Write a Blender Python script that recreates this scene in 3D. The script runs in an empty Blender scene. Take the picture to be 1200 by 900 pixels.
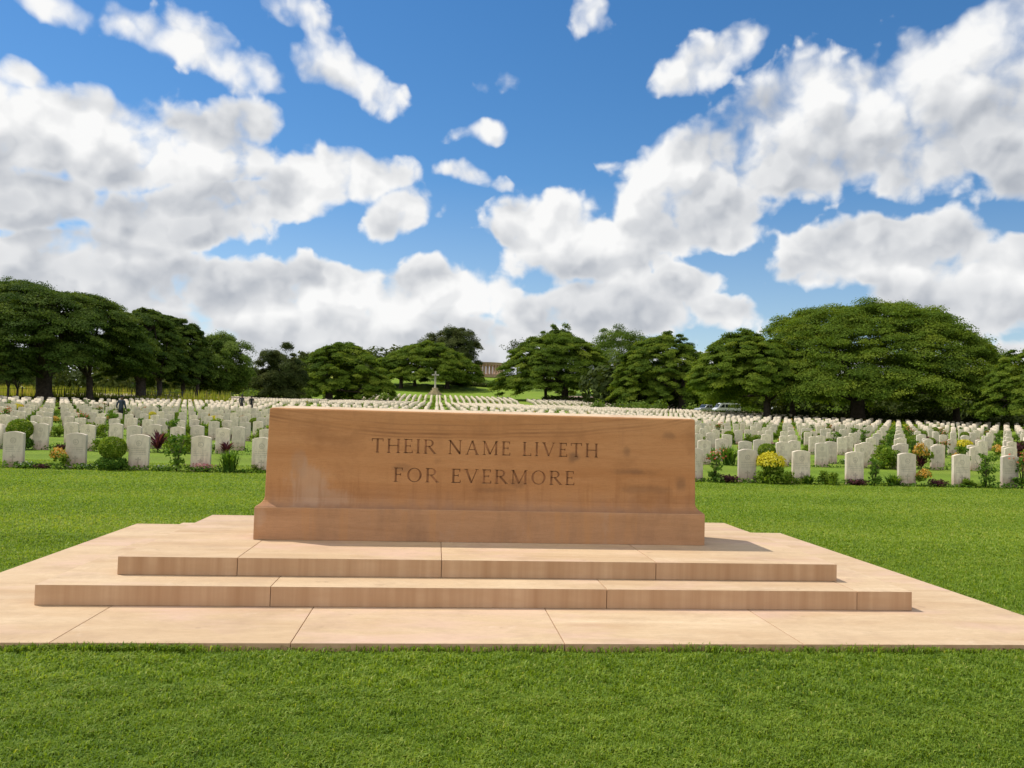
import bpy, bmesh, math, random
import numpy as np
from mathutils import Vector, Matrix
R = math.radians
scn = bpy.context.scene
COL = scn.collection
rng = np.random.default_rng(7)
random.seed(7)

# ------------------------------------------------------------------ camera
S = 1.05
CAM = np.array([-0.4214 * S, -6.7562 * S, 1.2657 * S + 0.05])
F, YAW, PIT, ROL = 972.5, 0.0903, 0.0417, 0.0268
sy, cy_ = math.sin(YAW), math.cos(YAW)
fwd0 = np.array([sy, cy_, 0.0]); rgt0 = np.array([cy_, -sy, 0.0]); up0 = np.array([0, 0, 1.0])
fwd = math.cos(PIT) * fwd0 + math.sin(PIT) * up0
upv = -math.sin(PIT) * fwd0 + math.cos(PIT) * up0
camr = math.cos(ROL) * rgt0 + math.sin(ROL) * upv
camu = -math.sin(ROL) * rgt0 + math.cos(ROL) * upv


def ray(px, py):
    return fwd + camr * ((px - 600) / F) - camu * ((py - 450) / F)


def at_depth(px, py, d):
    return CAM + ray(px, py) * d


def at_y(px, py, y):
    r = ray(px, py)
    return CAM + r * ((y - CAM[1]) / r[1])


def project(p):
    d = np.asarray(p, float) - CAM
    z = d @ fwd
    return 600 + F * (d @ camr) / z, 450 - F * (d @ camu) / z, z


cam = bpy.data.cameras.new('camera')
cam.lens = 36 * F / 1200
cam.sensor_width = 36
cam.sensor_fit = 'HORIZONTAL'
cam.clip_end = 6000
cam.clip_start = 0.05
camo = bpy.data.objects.new('camera', cam)
M = Matrix.Identity(4)
for i in range(3):
    M[i][0] = camr[i]; M[i][1] = camu[i]; M[i][2] = -fwd[i]; M[i][3] = CAM[i]
camo.matrix_world = M
COL.objects.link(camo)
scn.camera = camo

# ------------------------------------------------------------------ terrain
DY = np.array([-3000, 0, 20, 35, 51, 70, 91, 120, 145, 190, 260, 400, 3000.])
PZ = np.array([0, 0, 0, .13, .38, .80, 1.35, 2.25, 3.0, 4.0, 5.5, 7.0, 9.0])
HY = np.array([0, 170, 185, 200, 215, 235, 255, 280, 310, 340, 400, 3000.])
HZ = np.array([0, 0, 4.6, 5.5, 6.35, 7.2, 9.2, 12.6, 17.0, 18.5, 19.0, 19.])


def sm(t):
    t = np.clip(t, 0, 1)
    return t * t * (3 - 2 * t)


def _lin(x, y):
    dy = y - CAM[1]
    a = np.interp(dy, DY, PZ)
    h = np.maximum(np.interp(dy, HY, HZ), a)
    w = sm((x + 75) / 45) * (1 - sm((x - 60) / 60))
    return a + (h - a) * w


def ht(x, y):
    x = np.asarray(x, float); y = np.asarray(y, float)
    k = 3.0 + 0 * y
    return (_lin(x, y - k) + 2 * _lin(x, y) + _lin(x, y + k)) / 4


def gpos(px, d):
    """ground point in the vertical plane through a pixel column, at depth d"""
    p = CAM + (fwd0 + rgt0 * ((px - 600) / F)) * d
    return np.array([p[0], p[1], float(ht(p[0], p[1]))])


# ------------------------------------------------------------------ object helpers
def link(o, parent=None):
    COL.objects.link(o)
    if parent is not None:
        o.parent = parent
    return o


def tag(o, label=None, cat=None, group=None, kind=None):
    if label: o['label'] = label
    if cat: o['category'] = cat
    if group: o['group'] = group
    if kind: o['kind'] = kind
    return o


def thing(name, label, cat, loc=(0, 0, 0), rz=0, group=None):
    o = bpy.data.objects.new(name, None)
    o.empty_display_size = 0.2
    o.location = loc; o.rotation_euler = (0, 0, rz)
    link(o)
    return tag(o, label, cat, group)


def kids(o):
    return [c for c in bpy.data.objects if c.parent == o]


class MB:
    def __init__(s):
        s.v = []; s.f = []; s.sm = []

    def add(s, vs, fs, smooth=False):
        n = len(s.v)
        s.v += [tuple(map(float, v)) for v in vs]
        s.f += [tuple(i + n for i in f) for f in fs]
        s.sm += [smooth] * len(fs)
        return s

    def box(s, a, b):
        x0, y0, z0 = a; x1, y1, z1 = b
        return s.add([(x0, y0, z0), (x1, y0, z0), (x1, y1, z0), (x0, y1, z0), (x0, y0, z1), (x1, y0, z1), (x1, y1, z1), (x0, y1, z1)],
                     [(0, 3, 2, 1), (4, 5, 6, 7), (0, 1, 5, 4), (1, 2, 6, 5), (2, 3, 7, 6), (3, 0, 4, 7)])

    def bar(s, p, q, w, h):
        """box-section bar from p to q"""
        p = Vector(p); q = Vector(q); d = (q - p).normalized()
        a = d.cross(Vector((0, 0, 1)))
        if a.length < .01: a = Vector((1, 0, 0))
        a.normalize(); b = a.cross(d)
        vs = []
        for c in (p, q):
            for i, j in ((-1, -1), (1, -1), (1, 1), (-1, 1)):
                vs.append(c + a * i * w / 2 + b * j * h / 2)
        return s.add(vs, [(0, 1, 2, 3), (7, 6, 5, 4), (0, 4, 5, 1), (1, 5, 6, 2), (2, 6, 7, 3), (3, 7, 4, 0)])

    def tube(s, pts, rad, n=7, cap=True):
        pts = [Vector(p) for p in pts]
        vs = []; fs = []
        a = None
        for i, p in enumerate(pts):
            t = (pts[min(i + 1, len(pts) - 1)] - pts[max(i - 1, 0)])
            t = t.normalized() if t.length > 1e-9 else Vector((0, 0, 1))
            if a is None:
                a = t.orthogonal().normalized()
            else:
                a = (a - t * a.dot(t))
                a = a.normalized() if a.length > 1e-6 else t.orthogonal().normalized()
            b = t.cross(a)
            for k in range(n):
                an = 2 * math.pi * k / n
                vs.append(p + (a * math.cos(an) + b * math.sin(an)) * rad[i])
        for i in range(len(pts) - 1):
            for k in range(n):
                k2 = (k + 1) % n
                fs.append((i * n + k, i * n + k2, (i + 1) * n + k2, (i + 1) * n + k))
        if cap:
            fs.append(tuple(range(n))[::-1]); fs.append(tuple((len(pts) - 1) * n + k for k in range(n)))
        return s.add(vs, fs, True)

    def lathe(s, prof, n=16, c=(0, 0, 0), smooth=True, ang0=0):
        vs = []; fs = []
        for r, z in prof:
            for k in range(n):
                an = 2 * math.pi * k / n + ang0
                vs.append((c[0] + r * math.cos(an), c[1] + r * math.sin(an), c[2] + z))
        for i in range(len(prof) - 1):
            for k in range(n):
                k2 = (k + 1) % n
                fs.append((i * n + k, i * n + k2, (i + 1) * n + k2, (i + 1) * n + k))
        fs.append(tuple(range(n))[::-1]); fs.append(tuple((len(prof) - 1) * n + k for k in range(n)))
        return s.add(vs, fs, smooth)

    def prism(s, poly, y0, y1, axis='y'):
        """extrude an (x,z) outline (counter-clockwise) along y"""
        n = len(poly)
        if axis == 'y':
            vs = [(x, y0, z) for x, z in poly] + [(x, y1, z) for x, z in poly]
        else:
            vs = [(y0, x, z) for x, z in poly] + [(y1, x, z) for x, z in poly]
        fs = [tuple(range(n)), tuple(range(2 * n - 1, n - 1, -1))] + [(i, i + n, (i + 1) % n + n, (i + 1) % n) for i in range(n)]
        return s.add(vs, fs)

    def build(s, name, mat, parent=None, bevel=0, seg=2, loc=None):
        me = bpy.data.meshes.new(name)
        me.from_pydata(s.v, [], s.f)
        me.polygons.foreach_set('use_smooth', s.sm)
        me.update()
        bm = bmesh.new(); bm.from_mesh(me)
        bmesh.ops.recalc_face_normals(bm, faces=bm.faces)
        if bevel:
            es = [e for e in bm.edges if len(e.link_faces) == 2 and e.calc_face_angle(0) > R(30)]
            bmesh.ops.bevel(bm, geom=es, offset=bevel, segments=seg, profile=.6, affect='EDGES', clamp_overlap=True)
        bm.to_mesh(me); bm.free()
        if mat: me.materials.append(mat)
        o = bpy.data.objects.new(name, me)
        if loc is not None: o.location = loc
        return link(o, parent)


def np_mesh(name, V, loops, sizes, mat, parent=None, tint=None, smooth=False):
    me = bpy.data.meshes.new(name)
    V = np.ascontiguousarray(V, np.float32)
    me.vertices.add(len(V)); me.vertices.foreach_set('co', V.ravel())
    me.loops.add(len(loops)); me.loops.foreach_set('vertex_index', np.ascontiguousarray(loops, np.int32))
    me.polygons.add(len(sizes))
    st = np.zeros(len(sizes), np.int32); st[1:] = np.cumsum(sizes)[:-1]
    me.polygons.foreach_set('loop_start', st)
    me.update(calc_edges=True)
    if smooth: me.polygons.foreach_set('use_smooth', np.ones(len(sizes), bool))
    if tint is not None:
        at = me.attributes.new('tint', 'FLOAT', 'POINT')
        at.data.foreach_set('value', np.ascontiguousarray(tint, np.float32))
    if mat: me.materials.append(mat)
    o = bpy.data.objects.new(name, me)
    return link(o, parent)


# ------------------------------------------------------------------ materials
def newmat(name):
    m = bpy.data.materials.new(name); m.use_nodes = True
    nt = m.node_tree; nt.nodes.clear()
    return m, nt


class NT:
    """small node builder"""
    def __init__(s, nt): s.t = nt

    def n(s, typ, ins=None, **kw):
        nd = s.t.nodes.new(typ)
        for k, v in kw.items(): setattr(nd, k, v)
        for k, v in (ins or {}).items():
            sk = nd.inputs[k]
            if hasattr(v, 'bl_idname') and hasattr(v, 'outputs'): v = v.outputs[0]
            if isinstance(v, bpy.types.NodeSocket): s.t.links.new(v, sk)
            else: sk.default_value = v
        return nd

    def math(s, op, a, b=0.0, c=None, clamp=False):
        nd = s.n('ShaderNodeMath', {0: a, 1: b}, operation=op, use_clamp=clamp)
        if c is not None:
            if isinstance(c, (int, float)): nd.inputs[2].default_value = c
            else: s.t.links.new(c, nd.inputs[2])
        return nd.outputs[0]

    def mix(s, f, a, b, typ='MIX'):
        nd = s.t.nodes.new('ShaderNodeMix'); nd.data_type = 'RGBA'; nd.blend_type = typ
        for i, v in ((0, f), (6, a), (7, b)):
            if isinstance(v, bpy.types.NodeSocket): s.t.links.new(v, nd.inputs[i])
            elif i == 0: nd.inputs[0].default_value = v
            else: nd.inputs[i].default_value = (*v, 1) if len(v) == 3 else v
        return nd.outputs[2]

    def noise(s, vec, scale, detail=4, rough=.55, dist=0, out=0, dim='3D'):
        nd = s.n('ShaderNodeTexNoise', {'Scale': scale, 'Detail': detail, 'Roughness': rough, 'Distortion': dist}, noise_dimensions=dim)
        if vec is not None: s.t.links.new(vec, nd.inputs['Vector'])
        return nd.outputs[out]

    def map(s, vec, scale=(1, 1, 1), loc=(0, 0, 0), rot=(0, 0, 0), typ='POINT'):
        nd = s.n('ShaderNodeMapping', {'Vector': vec, 'Location': loc, 'Rotation': rot, 'Scale': scale}, vector_type=typ)
        return nd.outputs[0]

    def ramp(s, f, stops):
        nd = s.n('ShaderNodeValToRGB', {'Fac': f})
        el = nd.color_ramp.elements
        while len(el) < len(stops): el.new(.5)
        for e, (p, c) in zip(el, stops):
            e.position = p; e.color = (*c, 1) if len(c) == 3 else c
        return nd.outputs[0]

    def rng(s, v, a, b, c=0., d=1., smooth=False):
        nd = s.n('ShaderNodeMapRange', {0: v, 1: a, 2: b, 3: c, 4: d})
        if smooth: nd.interpolation_type = 'SMOOTHSTEP'
        return nd.outputs[0]

    def out(s, sh, disp=None):
        o = s.n('ShaderNodeOutputMaterial', {'Surface': sh})
        return o


def bsdf(b, color, rough=.8, spec=.3, bump=None, bump_s=.3, bump_d=.01, metal=0.):
    ins = {'Base Color': color, 'Roughness': rough, 'Specular IOR Level': spec, 'Metallic': metal}
    if not isinstance(color, bpy.types.NodeSocket): ins['Base Color'] = (*color, 1)
    nd = b.n('ShaderNodeBsdfPrincipled', ins)
    if bump is not None:
        bn = b.n('ShaderNodeBump', {'Strength': bump_s, 'Distance': bump_d, 'Height': bump})
        b.t.links.new(bn.outputs[0], nd.inputs['Normal'])
    return nd.outputs[0]


def plain(name, color, rough=.6, spec=.4, metal=0., var=.12, scale=6.):
    m, nt = newmat(name); b = NT(nt)
    tc = b.n('ShaderNodeTexCoord').outputs['Object']
    nz = b.noise(tc, scale, 4)
    c = b.mix(b.rng(nz, .3, .7), tuple(x * (1 - var) for x in color), tuple(min(1, x * (1 + var)) for x in color))
    b.out(bsdf(b, c, rough, spec, nz, .1, .01, metal))
    return m


def leafmat(name, stops, trans=.35, rough=.8, spec=.08, tcol=1.5):
    m, nt = newmat(name); b = NT(nt)
    at = b.n('ShaderNodeAttribute', attribute_name='tint').outputs['Fac']
    c = b.ramp(at, stops)
    p = bsdf(b, c, rough, spec)
    tc = b.mix(1.0, c, (tcol, tcol * .95, .45), 'MULTIPLY')
    tr = b.n('ShaderNodeBsdfTranslucent', {'Color': tc}).outputs[0]
    mx = b.n('ShaderNodeMixShader', {0: trans, 1: p, 2: tr}).outputs[0]
    b.out(mx)
    return m


def sandstone(name, base, dark, light, kind='slab'):
    """bedded sandstone; all marks live in object space"""
    m, nt = newmat(name); b = NT(nt)
    tc = b.n('ShaderNodeTexCoord').outputs['Object']
    oi = b.n('ShaderNodeObjectInfo').outputs['Random']
    off = b.n('ShaderNodeCombineXYZ', {0: b.math('MULTIPLY', oi, 13.7), 1: b.math('MULTIPLY', oi, 7.3), 2: b.math('MULTIPLY', oi, 3.1)}).outputs[0]
    v = b.n('ShaderNodeVectorMath', {0: tc, 1: off}, operation='ADD').outputs[0]
    if kind == 'slab':      # bedding seen on the flat: long wisps along x
        v1 = b.map(v, (.35, 1.7, 3), rot=(0, 0, .12))
    else:
        v1 = b.map(v, (.30, 1, 4.2), rot=(0, .02, 0))
    wsp = b.noise(v1, 2.2, 7, .62, .6)
    blo = b.noise(v, 1.1, 3, .5)
    fine = b.noise(b.map(v, (.35, 1, 3.) if kind != 'slab' else (.5, 1.5, 1.5)), 34, 5, .65)
    grain = b.noise(v, 400, 2, .6)
    c = b.mix(b.rng(wsp, .3, .72), dark, light)
    c = b.mix(b.rng(blo, .3, .7, 0, .65), c, base)
    c = b.mix(b.rng(fine, .42, .70, 0, .22), c, tuple(x * .62 for x in dark))
    pit = b.noise(v, 130, 3, .7)
    c = b.mix(b.rng(pit, .56, .72, 0, .30), c, tuple(x * .5 for x in dark))
    c = b.mix(b.rng(oi, 0, 1, 0, .22 if kind == 'slab' else 0), c, tuple(x * .93 for x in dark))
    h = grain
    if kind == 'slab':
        pk = b.noise(b.map(v, (.5, 1.2, 1)), 1.7, 4, .6, .4)
        c = b.mix(b.rng(pk, .50, .70, 0, .6), c, (.60, .40, .31))      # pink bed
        spots = b.noise(v, 9, 2, .5)
        c = b.mix(b.rng(spots, .70, .76, 0, .35), c, (.30, .20, .12))
        dt = b.noise(v, 2.6, 6, .66)
        c = b.mix(b.rng(dt, .50, .72, 0, .48), c, (.39, .265, .165))
        wm = b.noise(b.map(v, (1, 1, 1), loc=(7, 3, 2)), 5.5, 5, .7)
        c = b.mix(b.rng(wm, .60, .72, 0, .22), c, (.74, .60, .44))
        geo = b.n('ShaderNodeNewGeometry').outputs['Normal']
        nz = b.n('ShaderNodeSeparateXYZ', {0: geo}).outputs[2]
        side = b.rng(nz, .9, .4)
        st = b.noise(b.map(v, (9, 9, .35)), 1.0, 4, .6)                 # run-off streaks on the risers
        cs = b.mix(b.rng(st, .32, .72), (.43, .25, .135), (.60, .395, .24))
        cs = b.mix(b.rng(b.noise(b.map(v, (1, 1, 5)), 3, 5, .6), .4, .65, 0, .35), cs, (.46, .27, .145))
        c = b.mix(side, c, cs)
    if kind == 'plinth':
        bl = b.noise(b.map(v, (1.6, 1, .7)), 1.5, 5, .62)
        c = b.mix(b.rng(bl, .50, .68, 0, .55), c, (.27, .15, .085))
        dr = b.noise(b.map(v, (6, 6, .4)), 1.4, 5, .65)
        c = b.mix(b.rng(dr, .52, .70, 0, .45), c, (.56, .27, .10))
        c = b.mix(b.rng(b.noise(b.map(v, (2, 2, 1), loc=(9, 1, 4)), 2.4, 5, .6), .55, .72, 0, .5), c, (.50, .34, .235))
    if kind == 'die':
        sx = b.n('ShaderNodeSeparateXYZ', {0: tc})
        X, Z = sx.outputs[0], sx.outputs[2]
        # cross-bedding lines near the top, sagging in the middle
        sag = b.math('MULTIPLY', b.math('POWER', b.math('ABSOLUTE', b.math('SUBTRACT', X, -.25)), 2.0), .045)
        wav = b.math('MULTIPLY', b.math('SUBTRACT', b.noise(b.map(tc, (.7, 1, .5)), 1.3, 2), .5), .12)
        for z0, w, s_ in ((.945, .010, .75), (.975, .006, .35), (.915, .007, .45), (1.02, .006, .4)):
            d = b.math('ABSOLUTE', b.math('SUBTRACT', b.math('SUBTRACT', b.math('SUBTRACT', Z, sag), wav), z0 - .03))
            ln = b.rng(d, 0., w * 1.6, s_, 0., True)
            brk = b.rng(b.noise(b.map(tc, (.8, 1, 1)), 2.1, 3), .3, .6)
            c = b.mix(b.math('MULTIPLY', ln, brk), c, (.22, .10, .045))
        nz2 = b.noise(tc, 7, 5, .62)
        nz3 = b.noise(b.map(tc, (2.5, 1, .8)), 3.5, 5, .65)

        def stain(c, x0, z0, rx, rz, col, amt, n_, sharp=.5):
            dx = b.math('DIVIDE', b.math('SUBTRACT', X, x0), rx)
            dz = b.math('DIVIDE', b.math('SUBTRACT', Z, z0), rz)
            r = b.math('SQRT', b.math('ADD', b.math('MULTIPLY', dx, dx), b.math('MULTIPLY', dz, dz)))
            r = b.math('ADD', r, b.math('MULTIPLY', b.math('SUBTRACT', n_, .5), 1.7))
            return b.mix(b.rng(r, 1.0, 1.0 - sharp, 0, amt, True), c, col)
        c = stain(c, -1.50, .42, .22, .26, (.50, .31, .195), .7, nz3, .45)     # pale washed patch
        c = stain(c, -1.38, .35, .32, .10, (.49, .31, .20), .6, nz3, .5)
        c = stain(c, -1.58, .62, .08, .14, (.40, .25, .16), .4, nz3, .5)
        for x0, z0, rx, rz, a in ((.77, .74, .07, .055, .55), (1.24, .80, .05, .06, .42), (1.30, .62, .24, .045, .42), (1.72, .52, .07, .09, .42),
                                  (1.40, .47, .32, .05, .32), (.28, .50, .10, .05, .3), (-.72, .62, .10, .05, .28), (-.42, .68, .05, .05, .2),
                                  (1.62, .95, .08, .05, .35), (.05, .44, .25, .03, .3)):
            c = stain(c, x0, z0, rx, rz, (.13, .078, .05), a, nz2, .75)
        drip = b.noise(b.map(tc, (7, 1, .45), loc=(2, 5, 1)), 1.6, 5, .65)
        c = b.mix(b.math('MULTIPLY', b.rng(Z, .72, .36, 0, 1, True), b.rng(drip, .50, .68, 0, .55)), c, (.30, .125, .045))
        c = b.mix(b.math('MULTIPLY', b.rng(Z, .60, 1.08, 0, 1, True), b.rng(drip, .54, .70, 0, .35)), c, (.34, .17, .08))
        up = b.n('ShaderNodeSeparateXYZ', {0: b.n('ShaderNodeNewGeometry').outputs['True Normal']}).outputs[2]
        c = b.mix(b.rng(up, .88, .96, 0, .85), c, (.64, .50, .34))      # pale top: sunlit edge painted into the up-facing faces
        low = b.rng(Z, .50, .30, 0, 1, True)
        c = b.mix(b.math('MULTIPLY', low, b.rng(nz3, .35, .65, .1, .55)), c, (.36, .195, .115))
        c = b.mix(b.math('MULTIPLY', b.rng(Z, .33, .26, 0, 1, True), b.rng(nz2, .3, .7, .2, .8)), c, (.24, .135, .085))
        blot = b.noise(b.map(tc, (1, 1, 1.2), loc=(4, 2, 1)), 2.3, 5, .6)
        c = b.mix(b.rng(blot, .52, .72, 0, .5), c, (.27, .12, .05))
    p = bsdf(b, c, .88, .2, h, .35, .004)
    b.out(p)
    return m


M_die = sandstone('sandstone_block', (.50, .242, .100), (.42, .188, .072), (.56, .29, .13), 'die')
M_plinth = sandstone('sandstone_plinth', (.49, .265, .135), (.41, .205, .098), (.57, .32, .175), 'plinth')
M_slab = sandstone('sandstone_paving', (.60, .435, .262), (.46, .30, .165), (.70, .535, .345), 'slab')
M_letter = plain('weathered_letter_cut', (.31, .148, .072), .95, .1, var=.45, scale=7)


def grave_mat(name, near=True):
    m, nt = newmat(name); b = NT(nt)
    tc = b.n('ShaderNodeTexCoord').outputs['Object']
    g = b.n('ShaderNodeNewGeometry').outputs['Position']
    n1 = b.noise(g, 3.0, 5, .6)
    n2 = b.noise(b.map(g, (1, 1, .4)), 14, 4, .6)
    c = b.mix(b.rng(n1, .3, .7), (.75, .61, .45), (.86, .73, .56))
    c = b.mix(b.rng(n2, .42, .72, 0, .62), c, (.47, .38, .285))
    h = b.noise(g, 90, 2)
    if near:
        X, Y, Z = b.n('ShaderNodeSeparateXYZ', {0: tc}).outputs
        oi = b.n('ShaderNodeObjectInfo').outputs['Random']
        c = b.mix(b.rng(oi, .2, 1, 0, .6), c, (.50, .43, .36))            # some stones greyer
        # soil splash at the foot: reddish
        c = b.mix(b.math('MULTIPLY', b.rng(Z, .36, .04, 0, 1, True), b.rng(n2, .25, .65, .25, .8)), c, (.46, .285, .215))
        # carved badge, name lines and a small cross, in the stone's own face
        r = b.math('SQRT', b.math('MULTIPLY_ADD', X, X, b.math('POWER', b.math('SUBTRACT', Z, .60), 2.0)))
        cut = b.rng(b.math('ABSOLUTE', b.math('SUBTRACT', r, .056)), .010, .006)
        cut = b.math('MAXIMUM', cut, b.rng(b.math('MULTIPLY', b.rng(r, .044, .036), b.noise(b.map(tc, loc=(3, 1, 2)), 45, 2)), .48, .56))
        wn = b.noise(b.n('ShaderNodeCombineXYZ', {0: b.math('MULTIPLY', X, 75.), 1: b.math('MULTIPLY', oi, 40.), 2: b.math('MULTIPLY', b.math('ROUND', b.math('MULTIPLY', Z, 24.)), 7.)}).outputs[0], 1.0, 1)
        row = b.math('FRACT', b.math('MULTIPLY', Z, 24.))
        row = b.math('MULTIPLY', b.rng(b.math('ABSOLUTE', b.math('SUBTRACT', row, .5)), .26, .2), b.math('MULTIPLY', b.rng(Z, .345, .35), b.rng(Z, .52, .515)))
        row = b.math('MULTIPLY', row, b.rng(b.math('ABSOLUTE', X), .165, .16))
        cut = b.math('MAXIMUM', cut, b.math('MULTIPLY', row, b.rng(wn, .42, .5)))
        ax = b.math('ABSOLUTE', X)
        cv = b.math('MULTIPLY', b.rng(ax, .018, .014), b.math('MULTIPLY', b.rng(Z, .10, .104), b.rng(Z, .29, .286)))
        ch = b.math('MULTIPLY', b.rng(ax, .062, .058), b.rng(b.math('ABSOLUTE', b.math('SUBTRACT', Z, .235)), .017, .013))
        cut = b.math('MAXIMUM', cut, b.math('MAXIMUM', cv, ch))
        cut = b.math('MULTIPLY', cut, b.rng(Y, -.048, -.049))                # front face only
        c = b.mix(b.math('MULTIPLY', cut, .45), c, (.25, .21, .16))
        h = b.math('MULTIPLY_ADD', cut, -2., h)
    b.out(bsdf(b, c, .9, .15, h, .25, .004))
    return m


M_grave = grave_mat('headstone_limestone')
M_grave2 = grave_mat('far_headstone_limestone', False)


def ground_mat(name, c_lo, c_hi, c_dry):
    m, nt = newmat(name); b = NT(nt)
    g = b.n('ShaderNodeNewGeometry').outputs['Position']
    a = b.noise(g, .22, 5, .6)
    d = b.noise(g, 1.6, 5, .65)
    f = b.noise(g, 28, 5, .75)
    f2 = b.noise(b.map(g, (1, .35, 1)), 9, 4, .7)
    c = b.mix(b.rng(f, .3, .7), c_lo, c_hi)
    c = b.mix(b.rng(f2, .35, .7, 0, .45), c, tuple(x * .55 for x in c_lo))
    bands = b.math('SINE', b.math('MULTIPLY_ADD', b.n('ShaderNodeSeparateXYZ', {0: g}).outputs[1], 2.1, b.math('MULTIPLY', a, 3.0)))
    c = b.mix(b.rng(bands, -.6, 1, 0, .30), c, tuple(x * 1.18 for x in c_hi))      # lighter bands running along x
    c = b.mix(b.math('MULTIPLY', b.rng(a, .42, .68), b.rng(d, .3, .65, .2, .7)), c, c_dry)
    b.out(bsdf(b, c, .9, .12, f, .9, .05))
    return m


M_lawn = ground_mat('lawn_turf', (.122, .20, .016), (.208, .305, .028), (.24, .27, .042))
M_meadow = ground_mat('meadow_turf', (.20, .26, .03), (.32, .34, .05), (.36, .28, .09))
M_grass = leafmat('grass_blade', [(0, (.065, .13, .012)), (.45, (.188, .288, .022)), (.8, (.31, .405, .050)), (1, (.43, .44, .10))], .45, .55, .2, 1.25)
M_rain = leafmat('rain_tree_leaf', [(0, (.055, .095, .012)), (.5, (.118, .178, .018)), (1, (.21, .255, .03))], .34)
M_raindark = leafmat('dark_rain_tree_leaf', [(0, (.036, .066, .012)), (.5, (.072, .115, .018)), (1, (.135, .175, .026))], .3)
M_broad = leafmat('broad_tree_leaf', [(0, (.06, .10, .016)), (.5, (.115, .175, .028)), (1, (.19, .25, .05))], .35)
M_dark = leafmat('dark_tree_leaf', [(0, (.040, .056, .016)), (.5, (.072, .092, .024)), (1, (.13, .14, .04))], .22)
M_bark = plain('bark', (.075, .058, .045), .95, .1, var=.4, scale=3)
M_shrub = leafmat('shrub_leaf', [(0, (.045, .10, .015)), (.5, (.095, .18, .022)), (1, (.20, .29, .05))], .35)
M_bush = leafmat('bush_leaf', [(0, (.06, .11, .012)), (.5, (.14, .22, .02)), (1, (.29, .35, .05))], .4)
M_yel = leafmat('yellow_blossom', [(0, (.50, .42, .02)), (.5, (.66, .57, .03)), (1, (.74, .66, .10))], .3, tcol=1.1)
M_ora = leafmat('orange_blossom', [(0, (.50, .24, .03)), (.5, (.62, .36, .06)), (1, (.68, .50, .16))], .3, tcol=1.1)
M_mar = leafmat('maroon_leaf', [(0, (.035, .016, .016)), (.5, (.075, .026, .03)), (1, (.14, .05, .05))], .2, tcol=1.1)
M_pur = leafmat('purple_leaf', [(0, (.05, .015, .025)), (.5, (.11, .03, .05)), (1, (.22, .06, .09))], .25, tcol=1.1)
M_pink = leafmat('pink_blossom', [(0, (.45, .16, .22)), (.5, (.55, .26, .32)), (1, (.62, .40, .42))], .25, tcol=1.1)
M_red = leafmat('red_blossom', [(0, (.42, .06, .04)), (.5, (.52, .12, .07)), (1, (.60, .28, .16))], .25, tcol=1.1)
M_white = leafmat('white_blossom', [(0, (.55, .55, .48)), (.5, (.68, .68, .6)), (1, (.75, .75, .7))], .25, tcol=1.0)
M_meadg = leafmat('meadow_grass_blade', [(0, (.20, .25, .03)), (.6, (.36, .37, .06)), (1, (.52, .38, .16))], .5, tcol=1.2)

# ------------------------------------------------------------------ ground sheet
xs = np.concatenate([np.linspace(-1500, -140, 16), np.arange(-130, 131, 3.), np.linspace(140, 1500, 16)])
ys = np.concatenate([np.linspace(-600, -20, 8), np.arange(-15, 350, 3.), np.linspace(360, 2500, 24)])
GX, GY = np.meshgrid(xs, ys)
GZ = ht(GX, GY)
V = np.stack([GX, GY, GZ], -1).reshape(-1, 3)
ny, nx = GX.shape
I = np.arange(ny * nx).reshape(ny, nx)
Q = np.stack([I[:-1, :-1], I[:-1, 1:], I[1:, 1:], I[1:, :-1]], -1).reshape(-1, 4)
o = np_mesh('ground', V, Q.ravel(), np.full(len(Q), 4), M_lawn, smooth=True)
tag(o, kind='structure')


def sheet(name, x0, x1, y0, y1, lift, mat, n=24, warp=0):
    X, Y = np.meshgrid(np.linspace(x0, x1, n), np.linspace(y0, y1, n))
    if warp:
        X = X + warp * np.sin(Y * .21 + 1) ; Y = Y + warp * np.sin(X * .13)
    V = np.stack([X, Y, ht(X, Y) + lift], -1).reshape(-1, 3)
    I = np.arange(n * n).reshape(n, n)
    Q = np.stack([I[:-1, :-1], I[:-1, 1:], I[1:, 1:], I[1:, :-1]], -1).reshape(-1, 4)
    return tag(np_mesh(name, V, Q.ravel(), np.full(len(Q), 4), mat, smooth=True), kind='structure')


sheet('meadow', -190, -33, 106, 300, .06, M_meadow, 60, 1.5)
M_path = plain('bare_earth', (.42, .30, .24), .95, .1, var=.25, scale=1)
sheet('path', 36, 74, 238, 243, .10, M_path, 20, .8)
M_drive = plain('driveway_gravel', (.20, .18, .16), .95, .1, var=.25, scale=1)
sheet('road', 46, 110, 144, 152, .06, M_drive, 20)

# ------------------------------------------------------------------ memorial platform (blocks with real joints)
DEP = .7402 * S
XO = .0024
Z0 = .05
Z1 = Z0 + .131 * S
Z2 = Z1 + .1252 * S
W0, W1, W2 = 3.6731 * S, 2.9303 * S, 2.5552 * S
D0, D1, D2 = 2.049 * S, 1.1819 * S, .8357 * S
plat = thing('memorial_platform', 'low stepped sandstone platform of pale slabs under the memorial stone', 'platform', (0, 0, 0))
gap = .0018


def course(name, xsplit, w, y0, y1, z0, z1, ysplit=()):
    xe = [-w + XO] + list(xsplit) + [w + XO]
    ye = [y0] + list(ysplit) + [y1]
    for a, c in zip(xe[:-1], xe[1:]):
        for e, f in zip(ye[:-1], ye[1:]):
            MB().box((a + gap, e + gap, z0), (c - gap, f - gap, z1)).build(name, M_slab, plat, .005, 2)


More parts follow.
